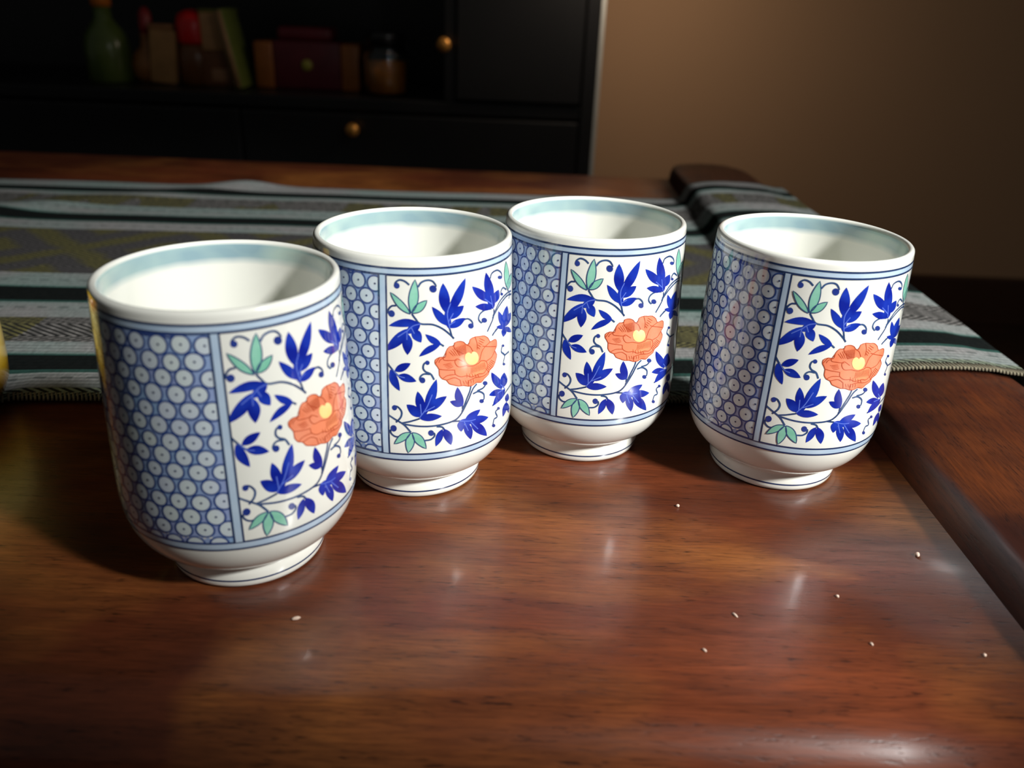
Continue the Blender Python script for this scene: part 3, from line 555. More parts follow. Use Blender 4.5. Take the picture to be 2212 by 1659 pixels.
'stem': [[0.28,[[17.03,62.52],[17.23,62.36],[17.45,62.2],[17.66,62.03],[17.88,61.87],[18.09,61.7]]],[0.28,[[-0.62,57.42],[-0.32,56.97],[-0.04,56.53],[0.26,56.08],[0.57,55.62],[0.93,55.16],[1.35,54.64],[1.8,54.06],[2.28,53.5],[2.76,52.99],[3.21,52.57],[3.62,52.28],[4.01,52.08],[4.39,51.93],[4.78,51.8],[5.16,51.63]]],[0.28,[[24.42,40.15],[24.43,39.92],[24.42,39.7],[24.43,39.46],[24.44,39.23],[24.44,39.0]]],[0.28,[[7.39,81.72],[7.12,81.95],[6.85,82.19],[6.58,82.43],[6.3,82.65],[6.01,82.82],[5.7,82.96],[5.36,83.08],[5.02,83.17],[4.69,83.2],[4.38,83.2],[4.1,83.12],[3.82,82.98],[3.57,82.8],[3.35,82.61],[3.17,82.41],[3.05,82.22],[2.98,82.01],[2.94,81.79],[2.91,81.58],[2.86,81.36],[3.48,81.41]]],[0.28,[[10.04,81.09],[10.24,81.38],[10.43,81.69],[10.63,82.0],[10.85,82.28],[11.12,82.51],[11.44,82.71],[11.81,82.87],[12.19,83.0],[12.58,83.09],[12.95,83.14],[13.3,83.14],[13.65,83.12],[13.99,83.04],[14.31,82.92],[14.61,82.76],[14.88,82.54],[15.11,82.26],[15.33,81.95],[15.55,81.62],[15.78,81.31],[14.77,80.37]]],[0.28,[[3.18,75.18],[2.88,75.15],[2.58,75.12],[2.28,75.09],[1.99,75.04],[1.73,74.93],[1.49,74.76],[1.26,74.55],[1.06,74.32],[0.88,74.07],[0.74,73.83],[0.65,73.62],[0.6,73.4],[0.58,73.19],[0.57,72.98],[0.54,72.76],[1.7,72.56]]],[0.28,[[8.02,72.73],[8.23,72.43],[8.42,72.13],[8.62,71.83],[8.84,71.53],[9.09,71.22],[9.34,70.87],[9.59,70.49],[9.87,70.12],[10.22,69.78],[10.69,69.53],[11.33,69.38],[12.09,69.33],[12.93,69.3],[13.77,69.24],[14.53,69.1],[15.21,68.86],[15.87,68.57],[16.5,68.24],[17.1,67.88],[17.68,67.5],[18.25,67.07],[18.8,66.61],[19.32,66.12],[19.8,65.65],[20.23,65.24],[20.57,64.89],[20.84,64.58],[21.06,64.31],[21.29,64.03],[21.52,63.75]]],[0.28,[[20.05,67.32],[20.19,66.83],[20.32,66.33],[20.47,65.82],[20.6,65.32],[20.74,64.81]]],[0.28,[[24.64,69.31],[25.0,69.37],[25.38,69.45],[25.76,69.51],[26.13,69.54],[26.48,69.5],[26.81,69.38],[27.15,69.19],[27.46,68.96],[27.75,68.71],[27.98,68.47],[28.16,68.23],[28.3,67.96],[28.41,67.69],[28.5,67.42],[28.6,67.16],[27.73,66.89]]],[0.28,[[37.12,70.45],[36.39,70.56],[35.69,70.68],[35.02,70.78],[34.39,70.84],[33.8,70.83],[33.25,70.76],[32.7,70.63],[32.21,70.45],[31.79,70.24],[31.46,70.0],[31.22,69.72],[31.03,69.4],[30.92,69.06],[30.88,68.71],[30.9,68.39],[31.03,68.1],[31.22,67.82],[31.48,67.55],[31.74,67.28],[32.01,66.99],[33.42,67.52]]],[0.28,[[36.41,80.52],[36.54,80.84],[36.65,81.17],[36.78,81.5],[36.96,81.8],[37.25,82.03],[37.68,82.2],[38.24,82.34],[38.85,82.43],[39.49,82.46],[40.09,82.4],[40.66,82.26],[41.21,82.03],[41.75,81.75],[42.23,81.44],[42.65,81.13],[42.98,80.82],[43.21,80.49],[43.36,80.15],[43.51,79.81],[43.69,79.48],[42.03,79.58]]],[0.28,[[38.32,70.03],[38.3,69.46],[38.31,68.9],[38.28,68.35],[38.17,67.76],[37.91,67.13],[37.43,66.44],[36.82,65.68],[36.13,64.9],[35.45,64.1],[34.82,63.31]]],[0.28,[[37.67,67.81],[38.42,68.6],[39.18,69.41],[40.01,70.18],[40.86,70.89],[41.76,71.47],[42.76,71.92],[43.85,72.26],[45.06,72.5],[46.36,72.63],[47.74,72.66],[49.17,72.59],[50.79,72.35],[53.35,71.78]]],[0.28,[[37.69,61.58],[38.28,61.9],[38.93,62.2],[39.57,62.5],[40.26,62.78],[40.98,63.06]]],[0.28,[[53.76,70.55],[52.01,70.98],[50.66,71.32],[49.48,71.58],[48.34,71.75],[47.18,71.77],[45.96,71.65],[44.72,71.39],[43.51,71.04],[42.41,70.6],[41.4,70.14],[40.52,69.61],[39.67,69.03],[38.88,68.39],[38.12,67.75],[37.38,67.11]]],[0.28,[[37.35,61.24],[37.81,61.57],[38.3,61.89],[38.78,62.22],[39.29,62.53],[39.8,62.84]]],[0.28,[[48.21,73.99],[48.69,73.51],[49.26,72.99],[49.84,72.48],[50.36,71.98],[50.67,71.54],[50.73,71.18],[50.58,70.88],[50.34,70.62],[50.06,70.37],[49.84,70.1]]],[0.28,[[47.2,74.08],[46.52,74.43],[45.89,74.81],[45.26,75.16],[44.71,75.43],[44.25,75.55],[43.81,75.51],[43.41,75.33],[43.08,75.08],[42.83,74.79],[42.7,74.54],[42.7,74.3],[42.86,74.05],[43.1,73.78],[43.35,73.52],[43.58,73.25],[43.32,73.66]]],[0.28,[[12.71,56.69],[13.25,57.0],[12.93,56.92],[12.6,56.85],[12.28,56.79],[11.99,56.68],[11.76,56.51],[11.59,56.26],[11.45,55.95],[11.37,55.6],[11.33,55.26],[11.34,54.95],[11.39,54.68],[11.5,54.42],[11.66,54.18],[11.85,53.95],[12.08,53.72],[12.36,53.53],[12.7,53.37],[13.06,53.22],[13.42,53.03],[13.72,52.78],[13.98,52.45],[14.2,52.05],[14.41,51.62],[14.61,51.18],[14.82,50.76]]],[0.28,[[13.45,52.75],[13.07,52.81],[12.68,52.87],[12.3,52.93],[11.94,52.95],[11.62,52.94],[11.36,52.86],[11.12,52.74],[10.91,52.59],[10.72,52.43],[10.57,52.25],[10.45,52.05],[10.36,51.82],[10.3,51.58],[10.25,51.33],[10.18,51.1],[11.06,50.85]]],[0.28,[[2.49,36.03],[2.81,36.4],[3.15,36.76],[3.48,37.13],[3.77,37.5],[4.0,37.87],[4.17,38.25],[4.3,38.64],[4.38,39.04],[4.41,39.42],[4.39,39.79],[4.27,40.16],[4.09,40.52],[3.86,40.86],[3.61,41.16],[3.38,41.4],[3.17,41.56],[2.95,41.66],[2.74,41.72],[2.52,41.77],[2.3,41.83],[2.12,41.2]]],[0.28,[[4.75,31.12],[4.26,31.05],[3.75,30.96],[3.25,30.86],[2.78,30.81],[2.36,30.82],[2.0,30.93],[1.69,31.09],[1.41,31.3],[1.17,31.53],[0.97,31.75],[0.83,31.97],[0.74,32.2],[0.68,32.44],[0.63,32.68],[0.57,32.91],[1.69,33.82]]],[0.28,[[11.49,29.43],[11.9,29.47],[12.32,29.49],[12.74,29.51],[13.13,29.56],[13.48,29.65],[13.79,29.81],[14.08,30.03],[14.33,30.26],[14.55,30.49],[14.7,30.73],[14.79,30.95],[14.81,31.17],[14.8,31.39],[14.78,31.62],[14.77,31.84],[13.67,32.07]]],[0.28,[[-0.59,38.88],[-0.06,38.55],[0.47,38.22],[1.0,37.88],[1.54,37.54],[2.09,37.18],[2.68,36.84],[3.29,36.5],[3.9,36.14],[4.49,35.75],[5.04,35.32],[5.53,34.82],[5.97,34.3],[6.39,33.73],[6.81,33.16],[7.23,32.59]]],[0.28,[[4.34,35.86],[4.88,36.0],[5.4,36.13],[5.93,36.26],[6.47,36.39],[7.03,36.54],[7.61,36.73],[8.21,36.91],[8.82,37.11],[9.44,37.31],[10.05,37.5]]],[0.28,[[5.21,35.5],[6.19,35.35],[7.17,35.18],[8.14,35.01],[9.13,34.86],[10.14,34.74],[11.16,34.66],[12.22,34.59],[13.28,34.56],[14.35,34.56],[15.41,34.59],[16.5,34.66],[17.65,34.77],[18.78,34.9],[19.84,35.06],[20.75,35.26],[21.48,35.47],[22.06,35.69],[22.55,35.97],[23.01,36.35],[23.54,36.85],[24.1,37.55],[24.68,38.39],[25.26,39.32],[25.81,40.26],[26.31,41.14],[26.79,41.96],[27.2,42.82],[27.59,43.65],[27.98,44.38],[28.35,45.0],[28.71,45.45],[29.06,45.76],[29.38,46.01],[29.71,46.23],[30.04,46.49]]],[0.28,[[24.2,38.01],[24.58,38.9],[24.97,39.82],[25.36,40.72],[25.72,41.57],[26.06,42.29],[26.34,42.9],[26.59,43.42],[26.82,43.87],[27.01,44.28],[27.19,44.67],[27.32,45.06],[27.42,45.39],[27.5,45.7],[27.55,46.02],[27.63,46.34]]],[0.28,[[15.48,34.22],[15.84,34.15],[16.2,34.11],[16.57,34.05],[16.92,33.96],[17.2,33.84],[17.43,33.67],[17.6,33.47],[17.74,33.25],[17.88,33.01],[18.03,32.79]]],[0.28,[[20.75,35.26],[21.29,35.18],[21.83,35.1],[22.39,35.01],[22.94,34.92],[23.51,34.82]]],[0.28,[[28.49,43.4],[28.95,43.45],[29.42,43.53],[29.88,43.59],[30.35,43.61],[30.81,43.53],[31.28,43.34],[31.77,43.06],[32.25,42.73],[32.68,42.37],[33.02,42.0],[33.21,41.64],[33.28,41.27],[33.3,40.88],[33.29,40.49],[33.32,40.11],[32.14,39.63]]],[0.28,[[30.16,43.94],[30.65,43.99],[31.16,44.01],[31.68,44.03],[32.17,44.07],[32.6,44.13],[32.91,44.25],[33.19,44.37],[33.41,44.52],[33.62,44.67],[33.86,44.81],[33.76,45.6]]],[0.28,[[44.16,55.49],[43.77,55.71],[43.52,55.35],[43.23,54.98],[42.98,54.61],[42.84,54.23],[42.86,53.84],[43.2,53.42],[43.78,52.98],[44.46,52.51],[45.08,52.04],[45.47,51.55],[45.51,51.09],[45.33,50.63],[45.04,50.17],[44.72,49.71],[44.46,49.25],[45.0,48.51]]],[0.28,[[45.47,51.55],[46.23,51.53],[47.02,51.5],[47.9,51.42],[48.83,51.34],[49.86,51.2]]],[0.28,[[41.22,33.53],[41.63,33.36],[41.11,33.33],[40.56,33.32],[40.06,33.28],[39.65,33.18],[39.44,32.97],[39.48,32.61],[39.75,32.09],[40.15,31.5],[40.47,30.98],[40.57,30.6],[40.37,30.46],[39.98,30.45],[39.49,30.52],[39.05,30.54],[38.71,30.45],[38.52,30.2],[38.4,29.88],[38.32,29.51],[38.23,29.14],[38.15,28.77],[38.58,28.01]]],[0.28,[[54.78,36.97],[52.64,37.4],[51.08,37.56],[49.78,37.59],[48.61,37.54],[47.49,37.45],[46.41,37.28],[45.38,37.06],[44.38,36.8],[43.39,36.57],[42.4,36.39],[41.4,36.28],[40.36,36.24],[39.35,36.21],[38.39,36.16],[37.47,36.07]]]],
'blob': [[[4.39,81.55],[4.36,81.07],[4.09,80.67],[3.66,80.47],[3.18,80.53],[2.78,80.82],[2.56,81.27],[2.59,81.76],[2.86,82.15],[3.3,82.35],[3.78,82.29],[4.18,82.0]],[[15.96,80.44],[15.92,79.84],[15.57,79.38],[15.01,79.19],[14.39,79.31],[13.87,79.72],[13.6,80.3],[13.63,80.91],[13.98,81.37],[14.54,81.56],[15.16,81.44],[15.67,81.03]],[[2.74,72.75],[2.7,72.19],[2.4,71.72],[1.9,71.48],[1.36,71.53],[0.9,71.85],[0.66,72.37],[0.69,72.93],[1.0,73.4],[1.49,73.65],[2.04,73.6],[2.49,73.27]],[[28.85,66.8],[28.82,66.34],[28.49,66.03],[27.96,65.95],[27.36,66.13],[26.88,66.5],[26.63,66.98],[26.66,67.44],[26.99,67.75],[27.5,67.84],[28.08,67.67],[28.58,67.29]],[[34.73,67.33],[34.69,66.89],[34.29,66.63],[33.67,66.6],[32.99,66.82],[32.44,67.21],[32.15,67.69],[32.19,68.13],[32.55,68.41],[33.14,68.45],[33.81,68.24],[34.4,67.82]],[[43.57,79.29],[43.53,78.99],[43.04,78.86],[42.29,78.92],[41.51,79.15],[40.91,79.49],[40.59,79.85],[40.63,80.15],[41.01,80.31],[41.68,80.28],[42.47,80.05],[43.18,79.68]],[[44.42,73.35],[44.25,73.14],[43.84,73.08],[43.29,73.17],[42.76,73.39],[42.4,73.67],[42.26,73.96],[42.4,74.16],[42.77,74.24],[43.3,74.16],[43.85,73.94],[44.26,73.64]],[[13.41,56.75],[13.4,56.36],[13.19,56.06],[12.85,55.93],[12.49,55.99],[12.18,56.25],[12.01,56.62],[12.03,57.02],[12.24,57.32],[12.57,57.46],[12.94,57.38],[13.25,57.12]],[[11.99,50.96],[11.96,50.42],[11.69,50.01],[11.25,49.82],[10.75,49.91],[10.35,50.24],[10.13,50.74],[10.16,51.28],[10.43,51.69],[10.87,51.89],[11.36,51.8],[11.77,51.46]],[[2.94,41.39],[2.91,40.91],[2.67,40.5],[2.29,40.28],[1.86,40.3],[1.5,40.57],[1.31,41.0],[1.33,41.48],[1.58,41.9],[1.96,42.12],[2.39,42.1],[2.75,41.83]],[[2.71,34.08],[2.67,33.47],[2.37,32.94],[1.89,32.65],[1.35,32.67],[0.9,33.01],[0.67,33.55],[0.7,34.17],[1.01,34.7],[1.49,34.98],[2.03,34.96],[2.47,34.63]],[[14.63,32.16],[14.61,31.59],[14.33,31.15],[13.88,30.95],[13.38,31.05],[12.94,31.44],[12.71,31.99],[12.74,32.55],[13.02,32.98],[13.47,33.18],[13.97,33.08],[14.4,32.71]],[[33.16,39.44],[33.14,39.06],[32.84,38.82],[32.35,38.81],[31.81,39.02],[31.37,39.38],[31.14,39.81],[31.16,40.19],[31.44,40.44],[31.91,40.46],[32.44,40.26],[32.89,39.89]],[[34.92,45.38],[34.89,44.97],[34.54,44.75],[33.99,44.75],[33.39,44.97],[32.91,45.35],[32.64,45.81],[32.66,46.21],[32.99,46.45],[33.5,46.47],[34.1,46.25],[34.63,45.84]],[[45.23,55.1],[45.08,54.92],[44.69,54.88],[44.14,55.01],[43.63,55.26],[43.26,55.57],[43.12,55.85],[43.26,56.05],[43.62,56.1],[44.15,55.97],[44.67,55.73],[45.08,55.4]],[[46.15,48.06],[45.97,47.88],[45.54,47.86],[44.98,48.02],[44.43,48.3],[44.05,48.63],[43.9,48.93],[44.03,49.13],[44.41,49.16],[44.97,49.01],[45.55,48.72],[45.98,48.37]],[[42.21,33.11],[42.09,32.88],[41.72,32.83],[41.21,32.98],[40.72,33.26],[40.37,33.61],[40.25,33.94],[40.37,34.17],[40.7,34.24],[41.2,34.1],[41.7,33.81],[42.08,33.45]],[[39.64,27.55],[39.52,27.27],[39.14,27.19],[38.63,27.32],[38.11,27.63],[37.71,28.04],[37.55,28.45],[37.66,28.74],[37.99,28.84],[38.51,28.71],[39.03,28.4],[39.46,27.97]]],
'vein': [[0.22,[[20.14,67.33],[19.94,68.31],[19.71,69.31],[19.5,70.3],[19.35,71.23],[19.32,72.09],[19.42,72.84],[19.62,73.51],[19.89,74.14],[20.19,74.74],[20.44,75.37]]],[0.22,[[19.75,69.61],[20.06,70.11],[20.38,70.61],[20.71,71.11],[21.04,71.6],[21.36,72.09]]],[0.22,[[19.92,68.37],[20.32,68.58],[20.71,68.79],[21.12,68.99],[21.53,69.19],[21.94,69.4]]],[0.22,[[37.79,70.54],[37.51,71.43],[37.26,72.32],[37.0,73.19],[36.74,74.07],[36.48,74.94]]],[0.22,[[37.32,71.89],[36.53,72.43],[35.74,72.98],[35.02,73.5],[34.3,74.02],[33.6,74.52]]],[0.22,[[10.69,69.53],[10.2,69.41],[9.7,69.3],[9.21,69.19],[8.73,69.04],[8.29,68.83],[7.89,68.55],[7.52,68.22],[7.16,67.86],[6.82,67.47],[6.46,67.11]]],[0.22,[[6.46,67.11],[6.45,66.56],[6.43,66.02],[6.42,65.47],[6.4,64.92],[6.39,64.36]]],[0.22,[[6.62,67.34],[5.99,66.91],[5.37,66.48],[4.74,66.04],[4.12,65.6],[3.49,65.15]]],[0.22,[[7.78,68.43],[7.97,68.02],[8.16,67.62],[8.36,67.2],[8.55,66.79],[8.75,66.38]]],[0.22,[[1.67,54.44],[2.02,54.02],[2.36,53.56],[2.7,53.12],[3.06,52.72],[3.44,52.4],[3.84,52.18],[4.26,52.03],[4.69,51.92],[5.12,51.83],[5.54,51.71]]],[0.22,[[9.99,37.81],[10.43,38.45],[10.89,39.05],[11.33,39.66],[11.77,40.32],[12.2,41.06],[12.61,41.9],[13.0,42.84],[13.38,43.81],[13.76,44.8],[14.15,45.74]]],[0.22,[[10.65,38.59],[10.58,39.4],[10.52,40.22],[10.45,41.03],[10.39,41.84],[10.32,42.64]]],[0.22,[[11.62,39.85],[12.28,40.2],[12.94,40.54],[13.6,40.88],[14.26,41.2],[14.94,41.52]]],[0.22,[[23.26,34.93],[24.0,34.73],[24.78,34.5],[25.57,34.27],[26.33,34.06],[27.02,33.9],[27.61,33.82],[28.11,33.8],[28.59,33.8],[29.07,33.81],[29.57,33.79]]],[0.22,[[25.05,34.1],[25.36,33.37],[25.65,32.65],[25.97,31.91],[26.31,31.15],[26.65,30.39]]],[0.22,[[27.64,33.36],[28.19,32.69],[28.77,31.99],[29.39,31.27],[30.02,30.53],[30.68,29.78]]],[0.22,[[45.98,39.0],[45.14,39.66],[44.39,40.28],[43.69,40.88],[43.01,41.47],[42.38,42.03]]],[0.22,[[45.98,39.0],[44.63,39.22],[43.42,39.37],[42.33,39.47],[41.34,39.53],[40.42,39.56]]]],
'flower': [[15.21,56.14],[15.09,56.82],[15.17,57.43],[15.78,57.93],[16.64,58.24],[17.64,58.13],[18.51,58.13],[18.7,58.92],[18.78,59.93],[19.28,60.81],[19.95,61.43],[20.7,61.41],[21.37,61.34],[21.62,61.89],[21.88,62.48],[22.62,62.66],[23.49,62.64],[24.27,62.42],[24.98,62.06],[25.41,61.58],[25.78,61.16],[26.37,60.97],[26.91,61.07],[27.1,61.77],[27.39,62.53],[28.25,62.85],[29.31,62.94],[30.26,62.83],[31.23,62.63],[32.26,62.56],[33.29,62.35],[34.31,61.73],[35.23,60.96],[35.7,60.12],[36.2,59.48],[37.24,59.51],[38.36,59.62],[39.16,59.4],[39.67,58.9],[39.89,57.86],[39.8,56.75],[39.18,56.15],[38.71,55.59],[39.26,54.77],[39.87,53.86],[39.72,52.92],[39.26,51.99],[38.66,51.07],[37.88,50.29],[36.82,49.87],[35.9,49.5],[35.61,48.9],[35.3,48.28],[34.3,47.83],[33.25,47.41],[32.61,46.87],[31.95,46.51],[30.94,46.75],[29.92,47.04],[29.19,46.8],[28.5,46.5],[27.66,46.43],[26.77,46.51],[25.86,46.85],[24.95,47.2],[24.02,47.3],[23.08,47.4],[22.09,47.76],[21.16,48.17],[20.38,48.48],[19.73,48.85],[19.28,49.51],[18.84,50.17],[18.16,50.47],[17.47,50.8],[16.89,51.46],[16.48,52.29],[16.44,53.25],[16.39,54.26],[15.86,55.21]],
'petal': [[[16.39,54.26],[16.97,54.11],[17.55,53.95],[18.15,53.81],[18.77,53.68],[19.45,53.56],[20.16,53.45],[20.9,53.34],[21.65,53.22]],[[18.79,59.85],[18.47,59.18],[18.11,58.47],[17.84,57.83],[17.84,57.34],[18.21,57.04],[18.85,56.89],[19.6,56.8],[20.28,56.71],[20.85,56.62],[21.39,56.57],[21.94,56.52],[22.5,56.46]],[[18.51,58.13],[18.05,57.93],[17.58,57.72],[17.15,57.51],[16.82,57.3],[16.62,57.09],[16.52,56.86],[16.46,56.65],[16.38,56.42]],[[25.78,61.16],[26.18,60.9],[26.59,60.65],[26.99,60.38],[27.35,60.05],[27.65,59.64],[27.91,59.19],[28.17,58.7],[28.44,58.22]],[[24.74,55.49],[24.1,55.91],[23.45,56.36],[22.86,56.73],[22.41,56.89],[22.08,56.82],[21.86,56.56],[21.75,56.2],[21.75,55.83],[21.91,55.39],[22.18,54.89],[22.56,54.4],[23.01,54.05],[23.55,53.91],[24.19,53.89],[24.87,53.92],[25.57,53.91]],[[21.65,53.22],[21.68,52.83],[21.71,52.43],[21.78,52.04],[21.96,51.68],[22.29,51.35],[22.75,51.01],[23.25,50.72],[23.78,50.51],[24.34,50.41],[24.94,50.41],[25.55,50.42],[26.13,50.35],[26.62,50.16],[27.06,49.89],[27.51,49.65],[28.03,49.51],[28.67,49.52],[29.38,49.63],[30.12,49.76],[30.81,49.81],[31.45,49.72],[32.05,49.54],[32.62,49.41],[33.14,49.45],[33.64,49.72],[34.14,50.15],[34.53,50.65],[34.76,51.16],[34.8,51.69],[34.7,52.27],[34.47,52.82],[34.14,53.27],[33.64,53.6],[33.0,53.85],[32.37,54.01],[31.87,54.09],[31.55,54.04],[31.32,53.9],[31.13,53.72],[30.91,53.57]],[[25.57,53.91],[26.25,53.73],[26.98,53.51],[27.7,53.32],[28.39,53.22],[29.04,53.23],[29.67,53.32],[30.28,53.46],[30.91,53.57]],[[18.84,50.17],[19.52,50.32],[20.22,50.49],[20.9,50.6],[21.53,50.6],[22.09,50.41],[22.58,50.11],[23.06,49.75],[23.56,49.41]],[[23.56,49.41],[23.66,48.92],[23.77,48.41],[23.88,47.91],[23.99,47.4]],[[26.77,46.51],[26.65,46.99],[26.49,47.49],[26.43,47.95],[26.59,48.32],[27.09,48.55],[27.8,48.7],[28.64,48.79],[29.46,48.89]],[[29.46,48.89],[30.4,48.76],[31.38,48.58],[32.39,48.45],[33.41,48.5],[34.41,48.82],[35.44,49.31],[36.51,49.86],[37.64,50.34]],[[36.2,59.48],[35.18,59.09],[34.18,58.71],[33.29,58.26],[32.57,57.7],[32.09,56.98],[31.78,56.14],[31.52,55.26],[31.24,54.39]],[[30.17,58.46],[30.19,59.0],[30.22,59.53],[30.21,60.08],[30.14,60.63],[30.0,61.17],[29.78,61.74],[29.55,62.3],[29.32,62.86]],[[34.14,53.27],[34.79,53.41],[35.51,53.51],[36.2,53.64],[36.83,53.86],[37.36,54.21],[37.81,54.66],[38.24,55.14],[38.71,55.59]],[[17.47,50.8],[17.86,51.05],[18.25,51.31],[18.67,51.55],[19.17,51.71],[19.78,51.77],[20.48,51.77],[21.23,51.72],[21.96,51.68]],[[21.66,62.48],[21.59,61.95],[21.48,61.42],[21.46,60.89],[21.67,60.36],[22.22,59.81],[23.03,59.25],[23.96,58.67],[24.86,58.08]],[[32.49,59.02],[33.01,58.83],[33.53,58.64],[34.1,58.44],[34.8,58.21],[35.73,57.93],[36.83,57.61],[38.06,57.25],[39.38,56.85]],[[15.21,56.14],[16.64,58.24],[18.51,58.13]]],
'hatch': [[[21.58,60.78],[22.67,59.17],[23.56,57.72]],[[22.1,60.86],[23.09,59.23],[23.88,57.76]],[[22.62,60.94],[23.51,59.29],[24.2,57.81]],[[23.14,61.01],[23.93,59.35],[24.5,57.86]],[[23.67,61.08],[24.35,59.41],[24.82,57.9]],[[24.21,61.15],[24.78,59.46],[25.16,57.94]],[[24.74,61.21],[25.22,59.51],[25.48,57.98]],[[25.3,61.27],[25.65,59.56],[25.8,58.02]],[[19.66,59.72],[20.57,58.78],[21.3,58.0]],[[20.28,60.16],[21.22,58.97],[21.96,57.95]],[[20.9,60.58],[21.87,59.15],[22.63,57.89]],[[21.54,60.99],[22.53,59.32],[23.32,57.81]],[[17.77,55.6],[19.2,55.65],[20.45,55.85]],[[18.21,55.11],[19.53,55.19],[20.68,55.42]],[[18.66,54.61],[19.88,54.72],[20.91,54.98]],[[19.1,54.11],[20.22,54.24],[21.15,54.54]],[[27.73,52.85],[27.74,51.66],[27.52,50.66]],[[28.24,52.91],[28.28,51.7],[28.08,50.69]],[[28.76,52.95],[28.83,51.74],[28.64,50.72]],[[29.29,53.0],[29.39,51.77],[29.22,50.74]],[[29.82,53.05],[29.95,51.8],[29.82,50.75]],[[30.37,53.09],[30.54,51.82],[30.42,50.76]],[[30.91,53.13],[31.12,51.84],[31.05,50.76]],[[31.48,53.15],[31.73,51.84],[31.69,50.75]],[[32.07,53.17],[32.35,51.84],[32.33,50.74]],[[32.66,53.19],[32.98,51.84],[32.99,50.72]],[[33.26,53.2],[33.62,51.83],[33.67,50.69]],[[36.4,53.06],[37.7,52.14],[38.71,51.44]],[[35.98,52.7],[37.2,51.77],[38.11,51.06]],[[35.54,52.35],[36.7,51.39],[37.55,50.66]],[[35.12,51.98],[36.2,51.01],[36.99,50.26]],[[34.73,51.61],[35.74,50.62],[36.45,49.85]],[[34.33,51.24],[35.26,50.23],[35.91,49.44]],[[33.93,50.87],[34.81,49.84],[35.4,49.02]],[[31.3,58.31],[30.88,58.72],[30.21,59.32]],[[31.81,58.9],[31.27,59.34],[30.43,60.0]],[[32.37,59.46],[31.63,59.97],[30.67,60.67]],[[32.93,60.03],[32.04,60.59],[30.9,61.33]],[[33.49,60.6],[32.43,61.21],[31.14,62.0]],[[24.58,48.91],[24.95,48.14],[25.11,47.55]],[[25.52,48.85],[25.86,48.06],[25.95,47.48]],[[26.49,48.77],[26.76,47.99],[26.8,47.4]],[[27.48,48.67],[27.7,47.89],[27.68,47.32]],[[28.51,48.56],[28.68,47.78],[28.57,47.22]],[[30.26,49.89],[30.67,49.19],[30.83,48.7]],[[29.11,50.27],[29.47,49.52],[29.56,48.98]],[[28.01,50.62],[28.3,49.83],[28.34,49.25]],[[26.96,50.94],[27.19,50.11],[27.18,49.48]],[[25.93,51.25],[26.1,50.38],[26.05,49.69]]],
'inner': [[21.65,53.22],[21.71,52.43],[21.96,51.68],[22.75,51.01],[23.78,50.51],[24.94,50.41],[26.13,50.35],[27.06,49.89],[28.03,49.51],[29.38,49.63],[30.81,49.81],[32.05,49.54],[33.14,49.45],[34.14,50.15],[34.76,51.16],[34.7,52.27],[34.14,53.27],[33.0,53.85],[31.87,54.09],[31.43,53.89],[30.91,53.57],[29.76,53.32],[28.39,53.22],[26.98,53.52],[25.57,53.91],[24.17,54.2],[22.96,54.27],[22.22,53.84]],
'small': [[24.74,55.49],[23.46,56.36],[22.41,56.89],[21.8,56.57],[21.66,55.84],[22.13,54.89],[23.01,54.05],[24.41,53.78],[25.57,53.91],[25.36,54.59]],
'heart': [[27.76,57.51],[28.05,57.91],[28.45,58.14],[29.18,57.91],[29.93,57.41],[30.44,56.65],[30.72,55.78],[30.66,54.86],[30.24,54.09],[29.35,53.72],[28.29,53.66],[27.26,53.95],[26.37,54.5],[25.75,55.37],[25.4,56.31],[25.37,57.15],[25.62,57.82],[26.11,58.17],[26.71,58.25],[27.23,57.96]]}

def cup_body():
    bm = bmesh.new()
    pr = [(0.0, 0.0035), (0.0195, 0.0035), (0.0203, 0.0012), (0.0212, 0.0002), (0.0222, 0.0)]
    z = 0.0006
    while z < 0.0885:
        pr.append((rad(z), z)); z += 0.0006 if z < 0.02 else 0.0015
    pr += [(0.0325, 0.0886), (0.03235, 0.0893), (0.0319, 0.0898), (0.0313, 0.0900), (0.0307, 0.0898), (0.0303, 0.0893), (0.0301, 0.0884), (0.0300, 0.087),
           (0.0299, 0.083), (0.0300, 0.075), (0.0303, 0.060), (0.0308, 0.045), (0.0310, 0.032), (0.0306, 0.024), (0.0292, 0.018), (0.0262, 0.0135), (0.021, 0.0108), (0.012, 0.0098), (0, 0.0096)]
    lathe(bm, pr, 192)
    bmesh.ops.recalc_face_normals(bm, faces=list(bm.faces))
    return bm

